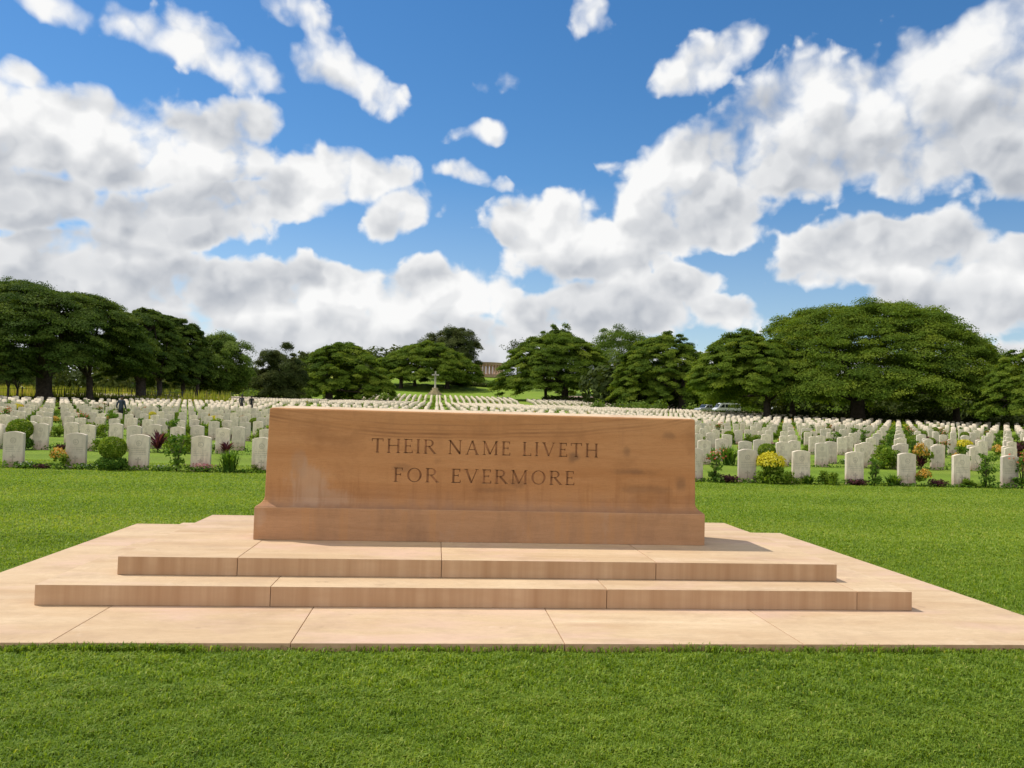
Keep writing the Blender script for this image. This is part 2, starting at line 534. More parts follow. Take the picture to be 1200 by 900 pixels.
ymid = DEP / 2
course('paving_slab', [-2.45 * S, -1.18 * S, .345 * S, 1.75 * S], W0, -D0, DEP + D0, -.15, Z0, [ymid - .9, ymid + .9])
course('lower_step', [-1.46 * S, .765 * S, 2.53 * S], W1, -D1, DEP + D1, Z0 + .001, Z1, [ymid])
course('upper_step', [-1.755 * S, -.35 * S, 1.195 * S], W2, -D2, DEP + D2, Z1 + .001, Z2, [ymid])
# two small dark gaps show where the mortar has gone: shallow backing under the joints
MB().box((-W2 + .1 + XO, -D2 + .1, Z0 - .02), (W2 - .1 + XO, DEP + D2 - .1, Z2 - .012)).build('core', M_plinth, plat)

# ------------------------------------------------------------------ the memorial stone
stone = thing('memorial_stone', 'large orange sandstone altar block engraved with two lines of capitals', 'memorial stone', (0, 0, Z2))
WP = 1.83 * S
HP = .2586 * S
HT = 1.0563 * S


def rings(prof, hw, hd, ymid_, ch=.007):
    mb = MB(); vs = []; fs = []
    for ins, z in prof:
        a, d = hw - ins, hd - ins
        c = min(ch, a * .4, d * .4)
        loop = [(-a + c, -d), (a - c, -d), (a, -d + c), (a, d - c), (a - c, d), (-a + c, d), (-a, d - c), (-a, -d + c)]
        vs += [(x, y + ymid_, z) for x, y in loop]
    for i in range(len(prof) - 1):
        for k in range(8):
            k2 = (k + 1) % 8
            fs.append((i * 8 + k, i * 8 + k2, i * 8 + 8 + k2, i * 8 + 8 + k))
    fs.append(tuple(range(8))[::-1]); fs.append(tuple((len(prof) - 1) * 8 + k for k in range(8)))
    return mb.add(vs, fs)


rings([(.0, .002), (0, HP - .006), (.005, HP)], WP, DEP / 2, ymid).build('plinth', M_plinth, stone)
prof = [(.004, HP + .0005), (.010, HP + .006), (.028, HP + .018), (.046, HP + .033), (.060, HP + .052), (.068, HP + .078)]
for t in np.linspace(.15, 1, 8):
    prof.append((.068 + .011 * t ** 1.3, HP + .078 + (HT - HP - .102) * t))
prof += [(.083, HT - .016), (.094, HT - .010), (.15, HT + .002), (.25, HT + .011)]
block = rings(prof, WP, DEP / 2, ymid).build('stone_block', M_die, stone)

# letters: Roman capitals as stroke polygons (unit height)
TH, TN, SF = .135, .06, .045


def letter(ch):
    P = []

    def seg(x0, z0, x1, z1, w):
        dx, dz = x1 - x0, z1 - z0; L = math.hypot(dx, dz); nx_, nz_ = -dz / L * w / 2, dx / L * w / 2
        P.append([(x0 - nx_, z0 - nz_), (x1 - nx_, z1 - nz_), (x1 + nx_, z1 + nz_), (x0 + nx_, z0 + nz_)])

    def vert(x, z0=0, z1=1, w=TH): seg(x, z0, x, z1, w)

    def hor(x0, x1, z, w=TN): seg(x0, z, x1, z, w)

    def ser(x, z, h=.12): hor(x - h, x + h, z + (SF / 2 if z < .5 else -SF / 2), SF)
    if ch == 'I': w = .3; vert(.15); ser(.15, 0); ser(.15, 1)
    elif ch == 'T':
        w = .82; vert(.41); ser(.41, 0); hor(0.02, .80, 1 - TN / 2); vert(.045, .80, 1, .05); vert(.775, .80, 1, .05)
    elif ch == 'H':
        w = .92; vert(.14); vert(.78); hor(.14, .78, .52)
        for x in (.14, .78): ser(x, 0); ser(x, 1)
    elif ch in 'EFL':
        w = .62; vert(.14); ser(.14, 0, .13); ser(.14, 1, .13)
        if ch in 'EF': hor(.14, .56, 1 - TN / 2); vert(.55, .80, 1, .05); hor(.14, .46, .52); vert(.455, .43, .61, .045)
        if ch in 'EL': hor(.14, .60, TN / 2); vert(.59, 0, .2, .05)
    elif ch == 'N':
        w = .96; vert(.14, w=TN); vert(.82, w=TN); seg(.13, .97, .82, .04, TH); ser(.14, 0, .11); ser(.82, 1, .11); hor(.0, .2, 1 - SF / 2, SF)
    elif ch == 'M':
        w = 1.12; vert(.15, w=TN); vert(.97, w=TH); seg(.16, .97, .55, .05, TH); seg(.55, .05, .96, .97, TN); ser(.15, 0, .11); ser(.97, 0, .13); hor(.02, .2, 1 - SF / 2, SF); hor(.93, 1.1, 1 - SF / 2, SF)
    elif ch == 'A':
        w = .94; seg(.13, .02, .46, .98, TN); seg(.47, 1.0, .81, .02, TH); hor(.26, .66, .36); ser(.12, 0, .11); ser(.81, 0, .13)
    elif ch == 'V':
        w = .94; seg(.13, .98, .48, .02, TH); seg(.48, .02, .82, .98, TN); ser(.13, 1, .13); ser(.82, 1, .11)
    elif ch in 'OR':
        if ch == 'O': w = 1.0; cx, cz, rx, rz, a0, a1 = .5, .5, .47, .51, 0, 360
        else:
            w = .84; vert(.14); ser(.14, 0, .13); hor(0, .2, 1 - SF / 2, SF); cx, cz, rx, rz, a0, a1 = .38, .745, .30, .255, -90, 90
            hor(.14, .40, 1 - TN / 2); hor(.14, .40, .49 + TN / 2); seg(.36, .51, .76, .03, TH); hor(.70, .88, SF / 2, SF)
        n = 24 if ch == 'O' else 12
        for k in range(n):
            A = R(a0 + (a1 - a0) * k / n); B = R(a0 + (a1 - a0) * (k + 1) / n)
            wA = TN + (TH - TN) * abs(math.cos(A)); wB = TN + (TH - TN) * abs(math.cos(B))
            P.append([(cx + (rx - wA) * math.cos(A), cz + (rz - (TN if ch == 'O' else TN)) * math.sin(A)), (cx + rx * math.cos(A), cz + rz * math.sin(A)),
                      (cx + rx * math.cos(B), cz + rz * math.sin(B)), (cx + (rx - wB) * math.cos(B), cz + (rz - TN) * math.sin(B))])
    return P, w


def face_y(z):     # front face position of the block at height z (local)
    ii = np.interp(z, [p[1] for p in prof], [p[0] for p in prof])
    return ymid - (DEP / 2 - ii)


cut = MB(); letters = MB()
for text, pl, pr in (('THEIR NAME LIVETH', (435, 530), (701, 536.3)), ('FOR EVERMORE', (461, 565), (673, 568))):
    A = at_y(*pl, .07); B = at_y(*pr, .07)
    x0, x1 = A[0], B[0]; z0 = (A[2] + B[2]) / 2 - Z2
    h = .120
    ws = 0; items = []
    for ch in text:
        if ch == ' ': ws += .62; continue
        P, w = letter(ch); items.append((ws, P)); ws += w + .22
    sc = (x1 - x0) / (ws - .22) ; 
    for off, P in items:
        for poly in P:
            area = sum(poly[i][0] * poly[(i + 1) % 4][1] - poly[(i + 1) % 4][0] * poly[i][1] for i in range(4))
            if area < 0: poly = poly[::-1]
            pp = [(x0 + (off + x) * sc, z0 + z * h) for x, z in poly]
            n = len(pp)
            f = face_y(z0 + h / 2)
            cut.prism(pp, f - .02, f + .011)
            letters.prism(pp, f + .0075, f + .03)
cutter = cut.build('cutter', None)
cutter.location = (0, 0, Z2)
md = block.modifiers.new('cut', 'BOOLEAN'); md.operation = 'DIFFERENCE'; md.object = cutter; md.solver = 'EXACT'; md.use_self = True
bpy.context.view_layer.update()
dg = bpy.context.evaluated_depsgraph_get()
me2 = bpy.data.meshes.new_from_object(block.evaluated_get(dg))
block.modifiers.clear()
old = block.data
if len(me2.polygons) > 100: block.data = me2
bpy.data.objects.remove(cutter)
ins = letters.build('inscription', M_letter, stone)
ins['label'] = 'engraved capitals reading THEIR NAME LIVETH FOR EVERMORE'

# ------------------------------------------------------------------ foliage helpers
def leaf_quads(C, N, L, W, rs):
    """rhombic leaves: centres C, normals N, half-lengths L, half-widths W"""
    n = len(C)
    N = N / np.maximum(np.linalg.norm(N, axis=1, keepdims=True), 1e-6)
    t = rs.normal(size=(n, 3)); t -= N * (t * N).sum(1, keepdims=True); t /= np.linalg.norm(t, axis=1, keepdims=True)
    b = np.cross(N, t)
    L = np.broadcast_to(L, (n,))[:, None]; W = np.broadcast_to(W, (n,))[:, None]
    V = np.stack([C + t * L, C + b * W - t * L * .15, C - t * L, C - b * W - t * L * .15], 1)
    return V.reshape(-1, 3)


def leaves_obj(name, C, N, L, W, tint, mat, parent, rs, tri=False):
    V = leaf_quads(C, N, L, W, rs)
    n = len(C)
    if tri:
        V = V.reshape(n, 4, 3)[:, (0, 1, 3)].reshape(-1, 3)
        return np_mesh(name, V, np.arange(3 * n), np.full(n, 3), mat, parent, np.repeat(tint, 3))
    return np_mesh(name, V, np.arange(4 * n), np.full(n, 4), mat, parent, np.repeat(tint, 4))


def dome_pads(Rx, Ry, H, ze, npad, rs, lobes=5, amp=.10, pw=.55, inner=.45):
    """pad centres, radii, up-vectors of an umbrella crown"""
    ph = rs.uniform(0, 6.28, 4)
    th = rs.uniform(0, 2 * math.pi, npad); u = np.sqrt(rs.uniform(0, 1, npad))
    k = 1 + amp * np.sin(lobes * th + ph[0]) * .6 + amp * np.sin((lobes * 2 + 1) * th + ph[1]) * .5
    x = Rx * u * k * np.cos(th); y = Ry * u * k * np.sin(th)
    top = ze + (H - ze) * np.power(np.clip(1 - u * u, 0, 1), pw)
    top = top + (H * .045) * np.sin(x * 5.2 / Rx + ph[2]) * np.cos(y * 4.6 / Ry + ph[3])
    lay = rs.uniform(0, 1, npad)
    z = np.where(lay < inner, ze * .75 + (top - ze * .75) * rs.uniform(.15, .85, npad), top - rs.uniform(0, .05, npad) * H)
    z = z + rs.normal(0, .022, npad) * H
    P = np.stack([x, y, z], 1)
    up = np.stack([x / Rx ** 2 * H * .5, y / Ry ** 2 * H * .5, np.full(npad, .9)], 1)
    up /= np.linalg.norm(up, axis=1, keepdims=True)
    return P, up


def pad_leaves(P, up, rad, nleaf, flat, ls, rs, tint0, spread=.28):
    n = len(P)
    idx = np.repeat(np.arange(n), nleaf)
    d = rs.normal(size=(len(idx), 3)); d /= np.linalg.norm(d, axis=1, keepdims=True)
    rr = np.power(rs.uniform(0, 1, len(idx)), .42)
    rr = rr * np.where(rs.uniform(size=len(idx)) < .16, rs.uniform(1.0, 1.4, len(idx)), 1)
    d[:, 2] = np.where(rs.uniform(size=len(idx)) < .78, np.abs(d[:, 2]), d[:, 2])
    e = d * rr[:, None]
    off = np.stack([e[:, 0], e[:, 1], e[:, 2] * flat], 1) * rad[idx][:, None]
    # shear the pad along the crown surface
    un = up[idx]
    un = un + np.repeat(rs.normal(0, .25, (n, 3)), nleaf, 0)
    off[:, 2] -= (off[:, 0] * un[:, 0] + off[:, 1] * un[:, 1]) * .55
    C = P[idx] + off
    N = un * .8 + d * .7 + rs.normal(size=d.shape) * .55
    L = ls * rs.uniform(.7, 1.35, len(idx))
    tint = np.clip(tint0[idx] + rs.normal(0, spread * .5, len(idx)), 0, 1)
    return C, N, L, tint


def limbs(mb, base, P, rs, r0, hfork, nl, nsub=3):
    """trunk from base, forking into limbs that end in pads"""
    base = Vector(base)
    lean = Vector((rs.uniform(-.06, .06), rs.uniform(-.06, .06), 0)) * hfork
    top = base + Vector((0, 0, hfork)) + lean
    mb.tube([base + Vector((0, 0, -.4)), base + Vector((0, 0, .15)), base + Vector((0, 0, hfork * .35)) + lean * .3, top], [r0 * 1.7, r0 * 1.3, r0 * 1.02, r0 * .95], 9)
    if len(P) == 0: return
    for k in range(nl):
        t = Vector(P[rs.integers(len(P))])
        mid = top.lerp(t, .45) + Vector((0, 0, (t.z - top.z) * .18 + rs.uniform(-.4, .4)))
        r = r0 * rs.uniform(.35, .55)
        q1 = top.lerp(mid, .5) + Vector((rs.uniform(-.4, .4), rs.uniform(-.4, .4), rs.uniform(0, .4)))
        mb.tube([top - Vector((0, 0, r0 * .6)), q1, mid, mid.lerp(t, .6), t], [r, r * .8, r * .6, r * .35, r * .12], 6)
        near = P[np.argsort(np.linalg.norm(P - np.array(t), axis=1))[1:18]]
        for j in range(nsub):
            s_ = Vector(near[rs.integers(len(near))])
            st = mid.lerp(t, rs.uniform(0, .5))
            m2 = st.lerp(s_, .5) + Vector((0, 0, .3))
            mb.tube([st, m2, s_], [r * .38, r * .25, r * .08], 5)


LEAF = 3.7


def rain_tree(label, px0, px1, ytop, px_t, ybase, d, seed, mat=None, npad=170, nleaf=150, ls=.30, ze=.42, trunks=None, depth=.85, pw=.55,
              name='rain_tree', r0=.75, inner=.45, padr=.115, amp=.10, group='spreading trees round the cemetery'):
    rs = np.random.default_rng(seed)
    g = gpos((px0 + px1) / 2, d)
    zt = at_depth((px0 + px1) / 2, ytop, d)[2]
    H = zt - g[2]
    Rr = (px1 - px0) / 2 * d / F; npad = int(npad * 1.6); nleaf = int(nleaf * .68)
    t = thing(name, label, 'tree', g, 0, group)
    P, up = dome_pads(Rr * .93, Rr * .93 * depth, H * .97, H * ze, npad, rs, 5, amp, pw, inner)
    rad = Rr * padr * rs.uniform(.75, 1.35, npad)
    t0 = np.clip(rs.normal(.5, .22, npad), 0, 1)
    C, N, L, tint = pad_leaves(P, up, rad * .92, int(nleaf * LEAF), .42, ls * .53, rs, t0)
    leaves_obj('crown', C, N, L, L * .7, tint, mat or M_rain, t, rs, True)
    for tpx, td, tr in (trunks or [(px_t, d, r0)]):
        q = gpos(tpx, td) - g
        mb = MB()
        close = P[np.linalg.norm(P[:, :2] - q[:2], axis=1) < Rr * .8] if trunks else P
        if len(close) < 10: close = P
        limbs(mb, (q[0], q[1], q[2]), close, rs, tr, H * .22, 9 if Rr > 12 else 6)
        mb.build('trunk', M_bark, t)
    return t


def broad_tree(label, px0, px1, ytop, d, seed, mat=None, nclump=70, nleaf=150, ls=.28, low=.25, name='broadleaf_tree', r0=.4, peak=1.0, hscale=1.0,
               flat=.85, crad=.16, group=None, ragged=.12, tpx=None):
    rs = np.random.default_rng(seed)
    pc = (px0 + px1) / 2
    g = gpos(pc, d)
    H = at_depth(pc, ytop, d)[2] - g[2]
    Rr = (px1 - px0) / 2 * d / F
    t = thing(name, label, 'tree', g, 0, group)
    dd = rs.normal(size=(nclump, 3)); dd /= np.linalg.norm(dd, axis=1, keepdims=True)
    rr = np.power(rs.uniform(.25, 1, nclump), .5)
    zc, zr = H * (1 + low) / 2, H * (1 - low) / 2
    tap = 1 - .35 * np.clip(dd[:, 2], 0, 1) * peak
    P = np.stack([dd[:, 0] * rr * Rr * .88 * tap, dd[:, 1] * rr * Rr * .88 * tap, zc + dd[:, 2] * rr * zr * .9], 1)
    P += rs.normal(size=P.shape) * Rr * ragged * .5
    up = dd * .6 + np.array([0, 0, .8])
    rad = Rr * crad * rs.uniform(.7, 1.5, nclump)
    t0 = np.clip(rs.normal(.5, .22, nclump), 0, 1)
    C, N, L, tint = pad_leaves(P, up / np.linalg.norm(up, axis=1, keepdims=True), rad, int(nleaf * LEAF), flat, ls * .55, rs, t0)
    leaves_obj('crown', C, N, L, L * .75, tint, mat or M_broad, t, rs, True)
    mb = MB()
    q = (gpos(tpx, d) - g) if tpx else np.zeros(3)
    limbs(mb, q, P, rs, r0, H * max(low, .15) * .9, 6)
    mb.build('trunk', M_bark, t)
    return t


# left side
rain_tree('huge umbrella shaped dark green tree at the far left behind the picket fence', -92, 174, 332, 53, 468, 106, 11, M_raindark, 420, 190, .27, .34,
          trunks=[(53, 106, .95), (106, 110, .42)], pw=.55, padr=.10, amp=.06)
rain_tree('low spreading side tree in front of the huge left umbrella tree', -80, 42, 398, 12, 468, 98, 12, M_raindark, 100, 130, .25, .45, trunks=[(10, 98, .14), (21, 99, .13)], pw=.6)
rain_tree('dark domed tree right behind the huge left umbrella tree, with a thick leaning trunk', 112, 222, 362, 167, 467, 122, 13, M_raindark, 230, 170, .28, .22, pw=.5, amp=.06,
          trunks=[(166, 120, .7), (188, 121, .38)])
rain_tree('dark domed tree with a sloping right side beside the paler leafy tree', 154, 250, 370, 215, 467, 133, 14, M_raindark, 230, 170, .29, .18, pw=.5, r0=.45, amp=.06,
          trunks=[(232, 133, .3), (215, 133, .35)])
broad_tree('paler loose crowned leafy tree beside the dark domed trees', 208, 300, 385, 140, 15, M_broad, 130, 150, .27, .06, r0=.35, peak=1.1, tpx=262)
broad_tree('ragged dark tree with upright sprigs at its top', 290, 364, 402, 152, 16, M_dark, 130, 140, .27, -.05, r0=.3, ragged=.28, peak=.4)
rain_tree('medium umbrella tree with a rounded top behind the left end of the memorial stone', 334, 466, 402, 386, 466, 172, 17, M_rain, 270, 160, .34, .16, r0=.8, pw=.75, padr=.10)
broad_tree('small dark bushy tree standing under the medium umbrella trees', 402, 450, 430, 196, 18, M_dark, 60, 110, .30, .0, name='small_tree', r0=.2)
rain_tree('wide flat topped umbrella tree right behind the stone cross', 432, 566, 403, 500, 463, 262, 19, M_rain, 290, 160, .46, .18, trunks=[(470, 258, .6), (524, 262, .7), (486, 266, .5)], pw=.6, padr=.10)
broad_tree('tall dark tree rising behind the flat topped tree by the stone cross', 488, 568, 379, 292, 20, M_dark, 150, 150, .46, .05, r0=.7, peak=.6, crad=.15)
# right side
rain_tree('broad tree with layered boughs to the right of the rotunda', 578, 728, 390, 660, 473, 214, 21, M_rain, 330, 170, .40, .15, r0=.9, pw=.6, trunks=[(662, 212, .9), (640, 216, .4)], padr=.10)
broad_tree('pale leafy tree top showing above the layered tree', 626, 680, 377, 262, 22, M_broad, 70, 120, .40, .40, r0=.4)
broad_tree('pair of rounded leafy tops behind the layered trees', 676, 774, 379, 252, 23, M_broad, 120, 130, .40, .15, r0=.4, ragged=.3)
rain_tree('domed tree shading the parked vehicles on their left', 710, 846, 390, 800, 478, 184, 24, M_rain, 310, 170, .35, .15, r0=.8, pw=.6, trunks=[(800, 182, .8)], padr=.10)
rain_tree('enormous dome shaped tree filling the right background', 818, 1216, 354, 1005, 492, 127, 25, M_rain, 820, 170, .30, .20, r0=.95, pw=.84,
          trunks=[(1006, 124, 1.0), (1122, 128, .5), (930, 132, .4)], padr=.075, amp=.04)
rain_tree('lower spreading tree under the left flank of the enormous dome tree', 800, 952, 389, 900, 487, 119, 26, M_rain, 280, 160, .28, .40, r0=.6, pw=.72, trunks=[(900, 119, .5)], padr=.10)
rain_tree('bright green tree cut by the right edge of the view', 1142, 1290, 408, 1215, 500, 104, 27, M_rain, 240, 150, .26, .18, r0=.6, pw=.7, padr=.10)

# bare twiggy tree
rs = np.random.default_rng(31)
g = gpos(606, 272)
bare = thing('bare_tree', 'thin nearly leafless tree above the left edge of the layered tree', 'tree', g)
H = at_depth(606, 400, 272)[2] - g[2]
mb = MB()
tp = [np.array([rs.normal(0, 2.0), rs.normal(0, 2.0), H * rs.uniform(.8, 1)]) for _ in range(50)]
limbs(mb, (0, 0, 0), np.array(tp), rs, .22, H * .5, 12, 4)
mb.build('trunk', M_bark, bare)
C = np.array(tp)[rs.integers(50, size=420)] + rs.normal(size=(420, 3)) * .5
leaves_obj('crown', C, rs.normal(size=(420, 3)), np.full(420, .28), np.full(420, .16), rs.uniform(0, .6, 420), M_dark, bare, rs)

# far-off wood reading as one mass (left and right behind everything)
rs = np.random.default_rng(41)
Cs = []; Ns = []; Ls = []; Ts = []
for (a0, a1, d0, d1, h0, h1, n) in ((-260, 300, 255, 330, 7, 13, 70), (280, 470, 300, 350, 6, 11, 36), (700, 1400, 190, 260, 7, 11, 90)):
    for _ in range(n):
        p = gpos(rs.uniform(a0, a1), rs.uniform(d0, d1)); h = rs.uniform(h0, h1); r = h * rs.uniform(.4, .65)
        m_ = 420
        dd = rs.normal(size=(m_, 3)); dd /= np.linalg.norm(dd, axis=1, keepdims=True)
        c = p + np.stack([dd[:, 0] * r, dd[:, 1] * r, h * .5 + dd[:, 2] * h * .5], 1) * 1 + rs.normal(size=(m_, 3)) * .5
        Cs.append(c); Ns.append(dd + [0, 0, .5] + rs.normal(size=(m_, 3)) * .5); Ls.append(rs.uniform(.5, 1.1, m_)); Ts.append(np.clip(rs.normal(rs.uniform(.2, .8), .15, m_), 0, 1))
C = np.concatenate(Cs); L = np.concatenate(Ls)
o = leaves_obj('woodland', C, np.concatenate(Ns), L, L * .6, np.concatenate(Ts), M_dark, None, rs)
tag(o, 'far belt of woodland seen under and between the nearer trees', 'woodland', kind='stuff')


def mass(name, label, cat, spots, mat, ls, nl, seed, kind=None):
    """low shrubby mass made of leaf clumps at ground spots (x, y, radius, height)"""
    rs = np.random.default_rng(seed)
    Cs = []; Ns = []; Ts = []
    for x, y, r, h in spots:
        dd = rs.normal(size=(nl, 3)); dd /= np.linalg.norm(dd, axis=1, keepdims=True)
        rr = rs.uniform(.5, 1, nl)[:, None]
        c = np.array([x, y, float(ht(x, y))]) + np.stack([dd[:, 0] * r, dd[:, 1] * r, h * .5 + dd[:, 2] * h * .5], 1) * rr + [0, 0, 0]
        Cs.append(c); Ns.append(dd + rs.normal(size=(nl, 3)) * .6 + [0, 0, .4]); Ts.append(np.clip(rs.normal(rs.uniform(.2, .8), .2, nl), 0, 1))
    C = np.concatenate(Cs); L = ls * rs.uniform(.6, 1.3, len(C))
    o = leaves_obj(name, C, np.concatenate(Ns), L, L * .55, np.concatenate(Ts), mat, None, rs)
    return tag(o, label, cat, kind=kind)


# undergrowth under the right-hand trees, and pale scrub
rs = np.random.default_rng(51)
sp = []
for _ in range(150):
    p = gpos(rs.uniform(905, 1330), rs.uniform(131, 150)); sp.append((p[0], p[1], rs.uniform(.8, 2.0), rs.uniform(1.0, 3.2)))
mass('undergrowth', 'dark tangled undergrowth beneath the big trees on the right', 'undergrowth', sp, M_dark, .24, 190, 52, 'stuff')
sp = []
for _ in range(46):
    p = gpos(rs.uniform(700, 990), rs.uniform(160, 176)); sp.append((p[0], p[1], rs.uniform(1.0, 2.2), rs.uniform(1.2, 3.0)))
for _ in range(60):
    p = gpos(rs.uniform(280, 470), rs.uniform(178, 205)); sp.append((p[0], p[1], rs.uniform(.8, 1.8), rs.uniform(.8, 2.2)))
for _ in range(50):
    p = gpos(rs.uniform(170, 330), rs.uniform(155, 175)); sp.append((p[0], p[1], rs.uniform(.8, 1.8), rs.uniform(.8, 2.0)))
mass('scrub', 'grey green scrub growing along the tree line', 'scrub', sp, M_broad, .26, 170, 53, 'stuff')


def hedge(label, pxa, da, pxb, db, r, h, mat, seed, ls=.16, n=60, nl=200):
    a = gpos(pxa, da); c = gpos(pxb, db)
    sp = [(a[0] + (c[0] - a[0]) * k / n, a[1] + (c[1] - a[1]) * k / n, r, h) for k in range(n + 1)]
    return mass('hedge', label, 'hedge', sp, mat, ls, nl, seed)


hedge('low dark leafy strip at the foot of the picket fence on the left', -60, 104, 250, 118, .55, .65, M_dark, 61, .12, 130, 120)  # low dark strip of leaf clumps along the fence foot
hedge('clipped grey green hedge in front of the parked vehicles', 826, 139, 892, 136, .7, 1.15, M_broad, 62, .13, 26, 300)
hedge('long dark hedge on the slope below the rotunda', 528, 276, 612, 268, 1.0, 1.5, M_dark, 63, .26, 40, 200)
hedge('dark hedge line behind the last headstones under the right trees', 890, 119, 1320, 119, .6, .8, M_dark, 64, .13, 130, 120)
hedge('dark shaded hedge under the layered tree beside the rotunda', 640, 209, 770, 196, 1.3, 1.7, M_dark, 65, .26, 60, 160)

# tall meadow grass and weeds beyond the fence
rs = np.random.default_rng(55)
n = 15000
pxr = rs.uniform(-90, 270, n); dr = 113 + rs.uniform(0, 1, n) ** 1.5 * 75
Pm = CAM + fwd0 * dr[:, None] + rgt0 * ((pxr - 600) / F * dr)[:, None]
Pm[:, 2] = ht(Pm[:, 0], Pm[:, 1])
hh = rs.uniform(.4, 1.2, n) * (1 + .8 * (np.sin(Pm[:, 0] * .35) * np.sin(Pm[:, 1] * .3) > .3))
w = .10
t = rs.uniform(0, 6.28, n)
dx = np.stack([np.cos(t) * w, np.sin(t) * w, 0 * t], 1)
tip = Pm + np.stack([rs.normal(0, .2, n), rs.normal(0, .2, n), hh], 1)
V = np.stack([Pm - dx, Pm + dx, tip], 1).reshape(-1, 3)
patch = .5 + .35 * np.sin(Pm[:, 0] * .21 + 2) * np.sin(Pm[:, 1] * .17)
o = np_mesh('meadow_grass', V, np.arange(3 * n), np.full(n, 3), M_meadg, None, np.repeat(np.clip(patch + rs.normal(0, .15, n), 0, 1), 3))
tag(o, 'tall yellow green meadow grass in the sun beyond the picket fence', 'meadow grass', kind='stuff')

# picket fence on the left
M_iron = plain('dark_iron', (.035, .035, .035), .6, .4)
fa = gpos(-60, 107); fb = gpos(285, 122)
fen = thing('picket_fence', 'thin dark iron picket fence under the trees on the left', 'fence', fa)
v = fb - fa; Lf = float(np.linalg.norm(v[:2])); ang = math.atan2(v[1], v[0]); fen.rotation_euler = (0, 0, ang)


def fz(s): return float(ht(fa[0] + math.cos(ang) * s, fa[1] + math.sin(ang) * s) - fa[2])


npst = 22
for k in range(npst + 1):
    s_ = Lf * k / npst
    MB().box((s_ - .05, -.05, fz(s_) - .2), (s_ + .05, .05, fz(s_) + 1.75)).build('post', M_iron, fen)
for zz in (.25, 1.5):
    mb = MB()
    for k in range(npst):
        s0, s1 = Lf * k / npst + .05, Lf * (k + 1) / npst - .05
        mb.bar((s0, 0, fz(s0) + zz), (s1, 0, fz(s1) + zz), .03, .05)
    mb.build('rail', M_iron, fen)
mb = MB()
for k in range(int(Lf / .42)):
    s_ = .2 + k * .42
    mb.box((s_ - .012, .02, fz(s_) + .05), (s_ + .012, .044, fz(s_) + 1.65))
tag(mb.build('picket', M_iron, fen), kind='stuff')

# ------------------------------------------------------------------ headstones
GH, GW, GT = .80, .43, .10


def stone_mesh(detail=True):
    mb = MB()
    nt_ = 8 if detail else 4
    top = [(GW / 2 * (1 - 2 * k / nt_), GH - .045 + .045 * (1 - (1 - 2 * k / nt_) ** 2)) for k in range(nt_ + 1)]
    poly = [(-GW / 2, -.12), (GW / 2, -.12)] + top
    mb.prism(poly, -GT / 2, GT / 2)
    return mb


gme = stone_mesh().build('headstone', M_grave, None, .006, 1)
cols = np.array([.33 + 1.335 * k for k in range(70)])
cols = np.concatenate([-cols[::-1], cols])
ROWS = [(19.3, 'front')]
for k in range(10):
    ROWS += [(26.5 + 9.2 * k, 'main'), (28.6 + 9.2 * k, 'main')]
for k in range(19):
    ROWS += [(126 + 4.6 * k, 'back')] + [(128.1 + 4.6 * k, 'back')]
graves = []
for ri, (dy, part) in enumerate(ROWS):
    y = CAM[1] + dy
    for x in cols:
        xx = x + rng.normal(0, .02)
        p = np.array([xx, y + rng.normal(0, .03), 0]); p[2] = float(ht(p[0], p[1]))
        u, v_, z = project(p + [0, 0, .4])
        if u < -280 or u > 1480 or z < 5: continue
        if part == 'back':
            ax = abs(x)
            if not (ax < 17.8 or 21.5 < ax < 58): continue
            if dy > 203 and ax > 20: continue
            if x < -17 and dy > 172: continue
        if part == 'main' and dy > 110 and abs(x) > 66: continue
        if part == 'main' and abs(x) > 40 and dy > 104 and x < 0: continue
        if part == 'main' and x > 45 and dy > 112: continue
        if part != 'front' and rng.uniform() < (.07 if part == 'main' else .03): continue
        graves.append([p[0], p[1], p[2], u, v_, z, ri, part])


def hidden_by_stone(u, z, p):
    ut, vt, _ = project((p[0], p[1], p[2] + GH))
    return 318 < ut < 811 and vt > 478 + (ut - 314) * .026


vis = [g_ for g_ in graves if 0 <= g_[3] <= 1200 and not hidden_by_stone(g_[3], g_[5], g_[:3])]
vis.sort(key=lambda g_: g_[5])
ind = vis[:300]
ids = set(id(g_) for g_ in ind)
first = True
FRONT = {}
left_txt = ['headstone at the left end of the front row, nearest the left edge', 'front row headstone between the small yellow plant and the round green bush',
            'front row headstone between the round green bush and the tall leafy shrub', 'front row headstone with pink flowers at its foot, left of the memorial stone',
            'front row headstone half hidden by the left end of the memorial stone']
right_txt = ['front row headstone half hidden by the right end of the memorial stone', 'front row headstone left of the large yellow flowering bush',
             'front row headstone right of the large yellow flowering bush', 'front row headstone with maroon plants at its foot, right half of the row',
             'front row headstone just left of the orange flowers', 'front row headstone right of the orange flowers', 'headstone at the right end of the front row beside a dark shrub']
fr = sorted([g_ for g_ in ind if g_[7] == 'front'], key=lambda g_: g_[3])
fl = [g_ for g_ in fr if g_[3] < 560]; frr = [g_ for g_ in fr if g_[3] >= 560]
for g_, t_ in zip(fl[-5:], left_txt): FRONT[id(g_)] = t_
for g_, t_ in zip(frr, right_txt): FRONT[id(g_)] = t_
ordin = {0: 'front', 1: 'second', 2: 'third', 3: 'fourth', 4: 'fifth', 5: 'sixth', 6: 'seventh', 7: 'eighth', 8: 'ninth', 9: 'tenth', 10: 'eleventh', 11: 'twelfth'}
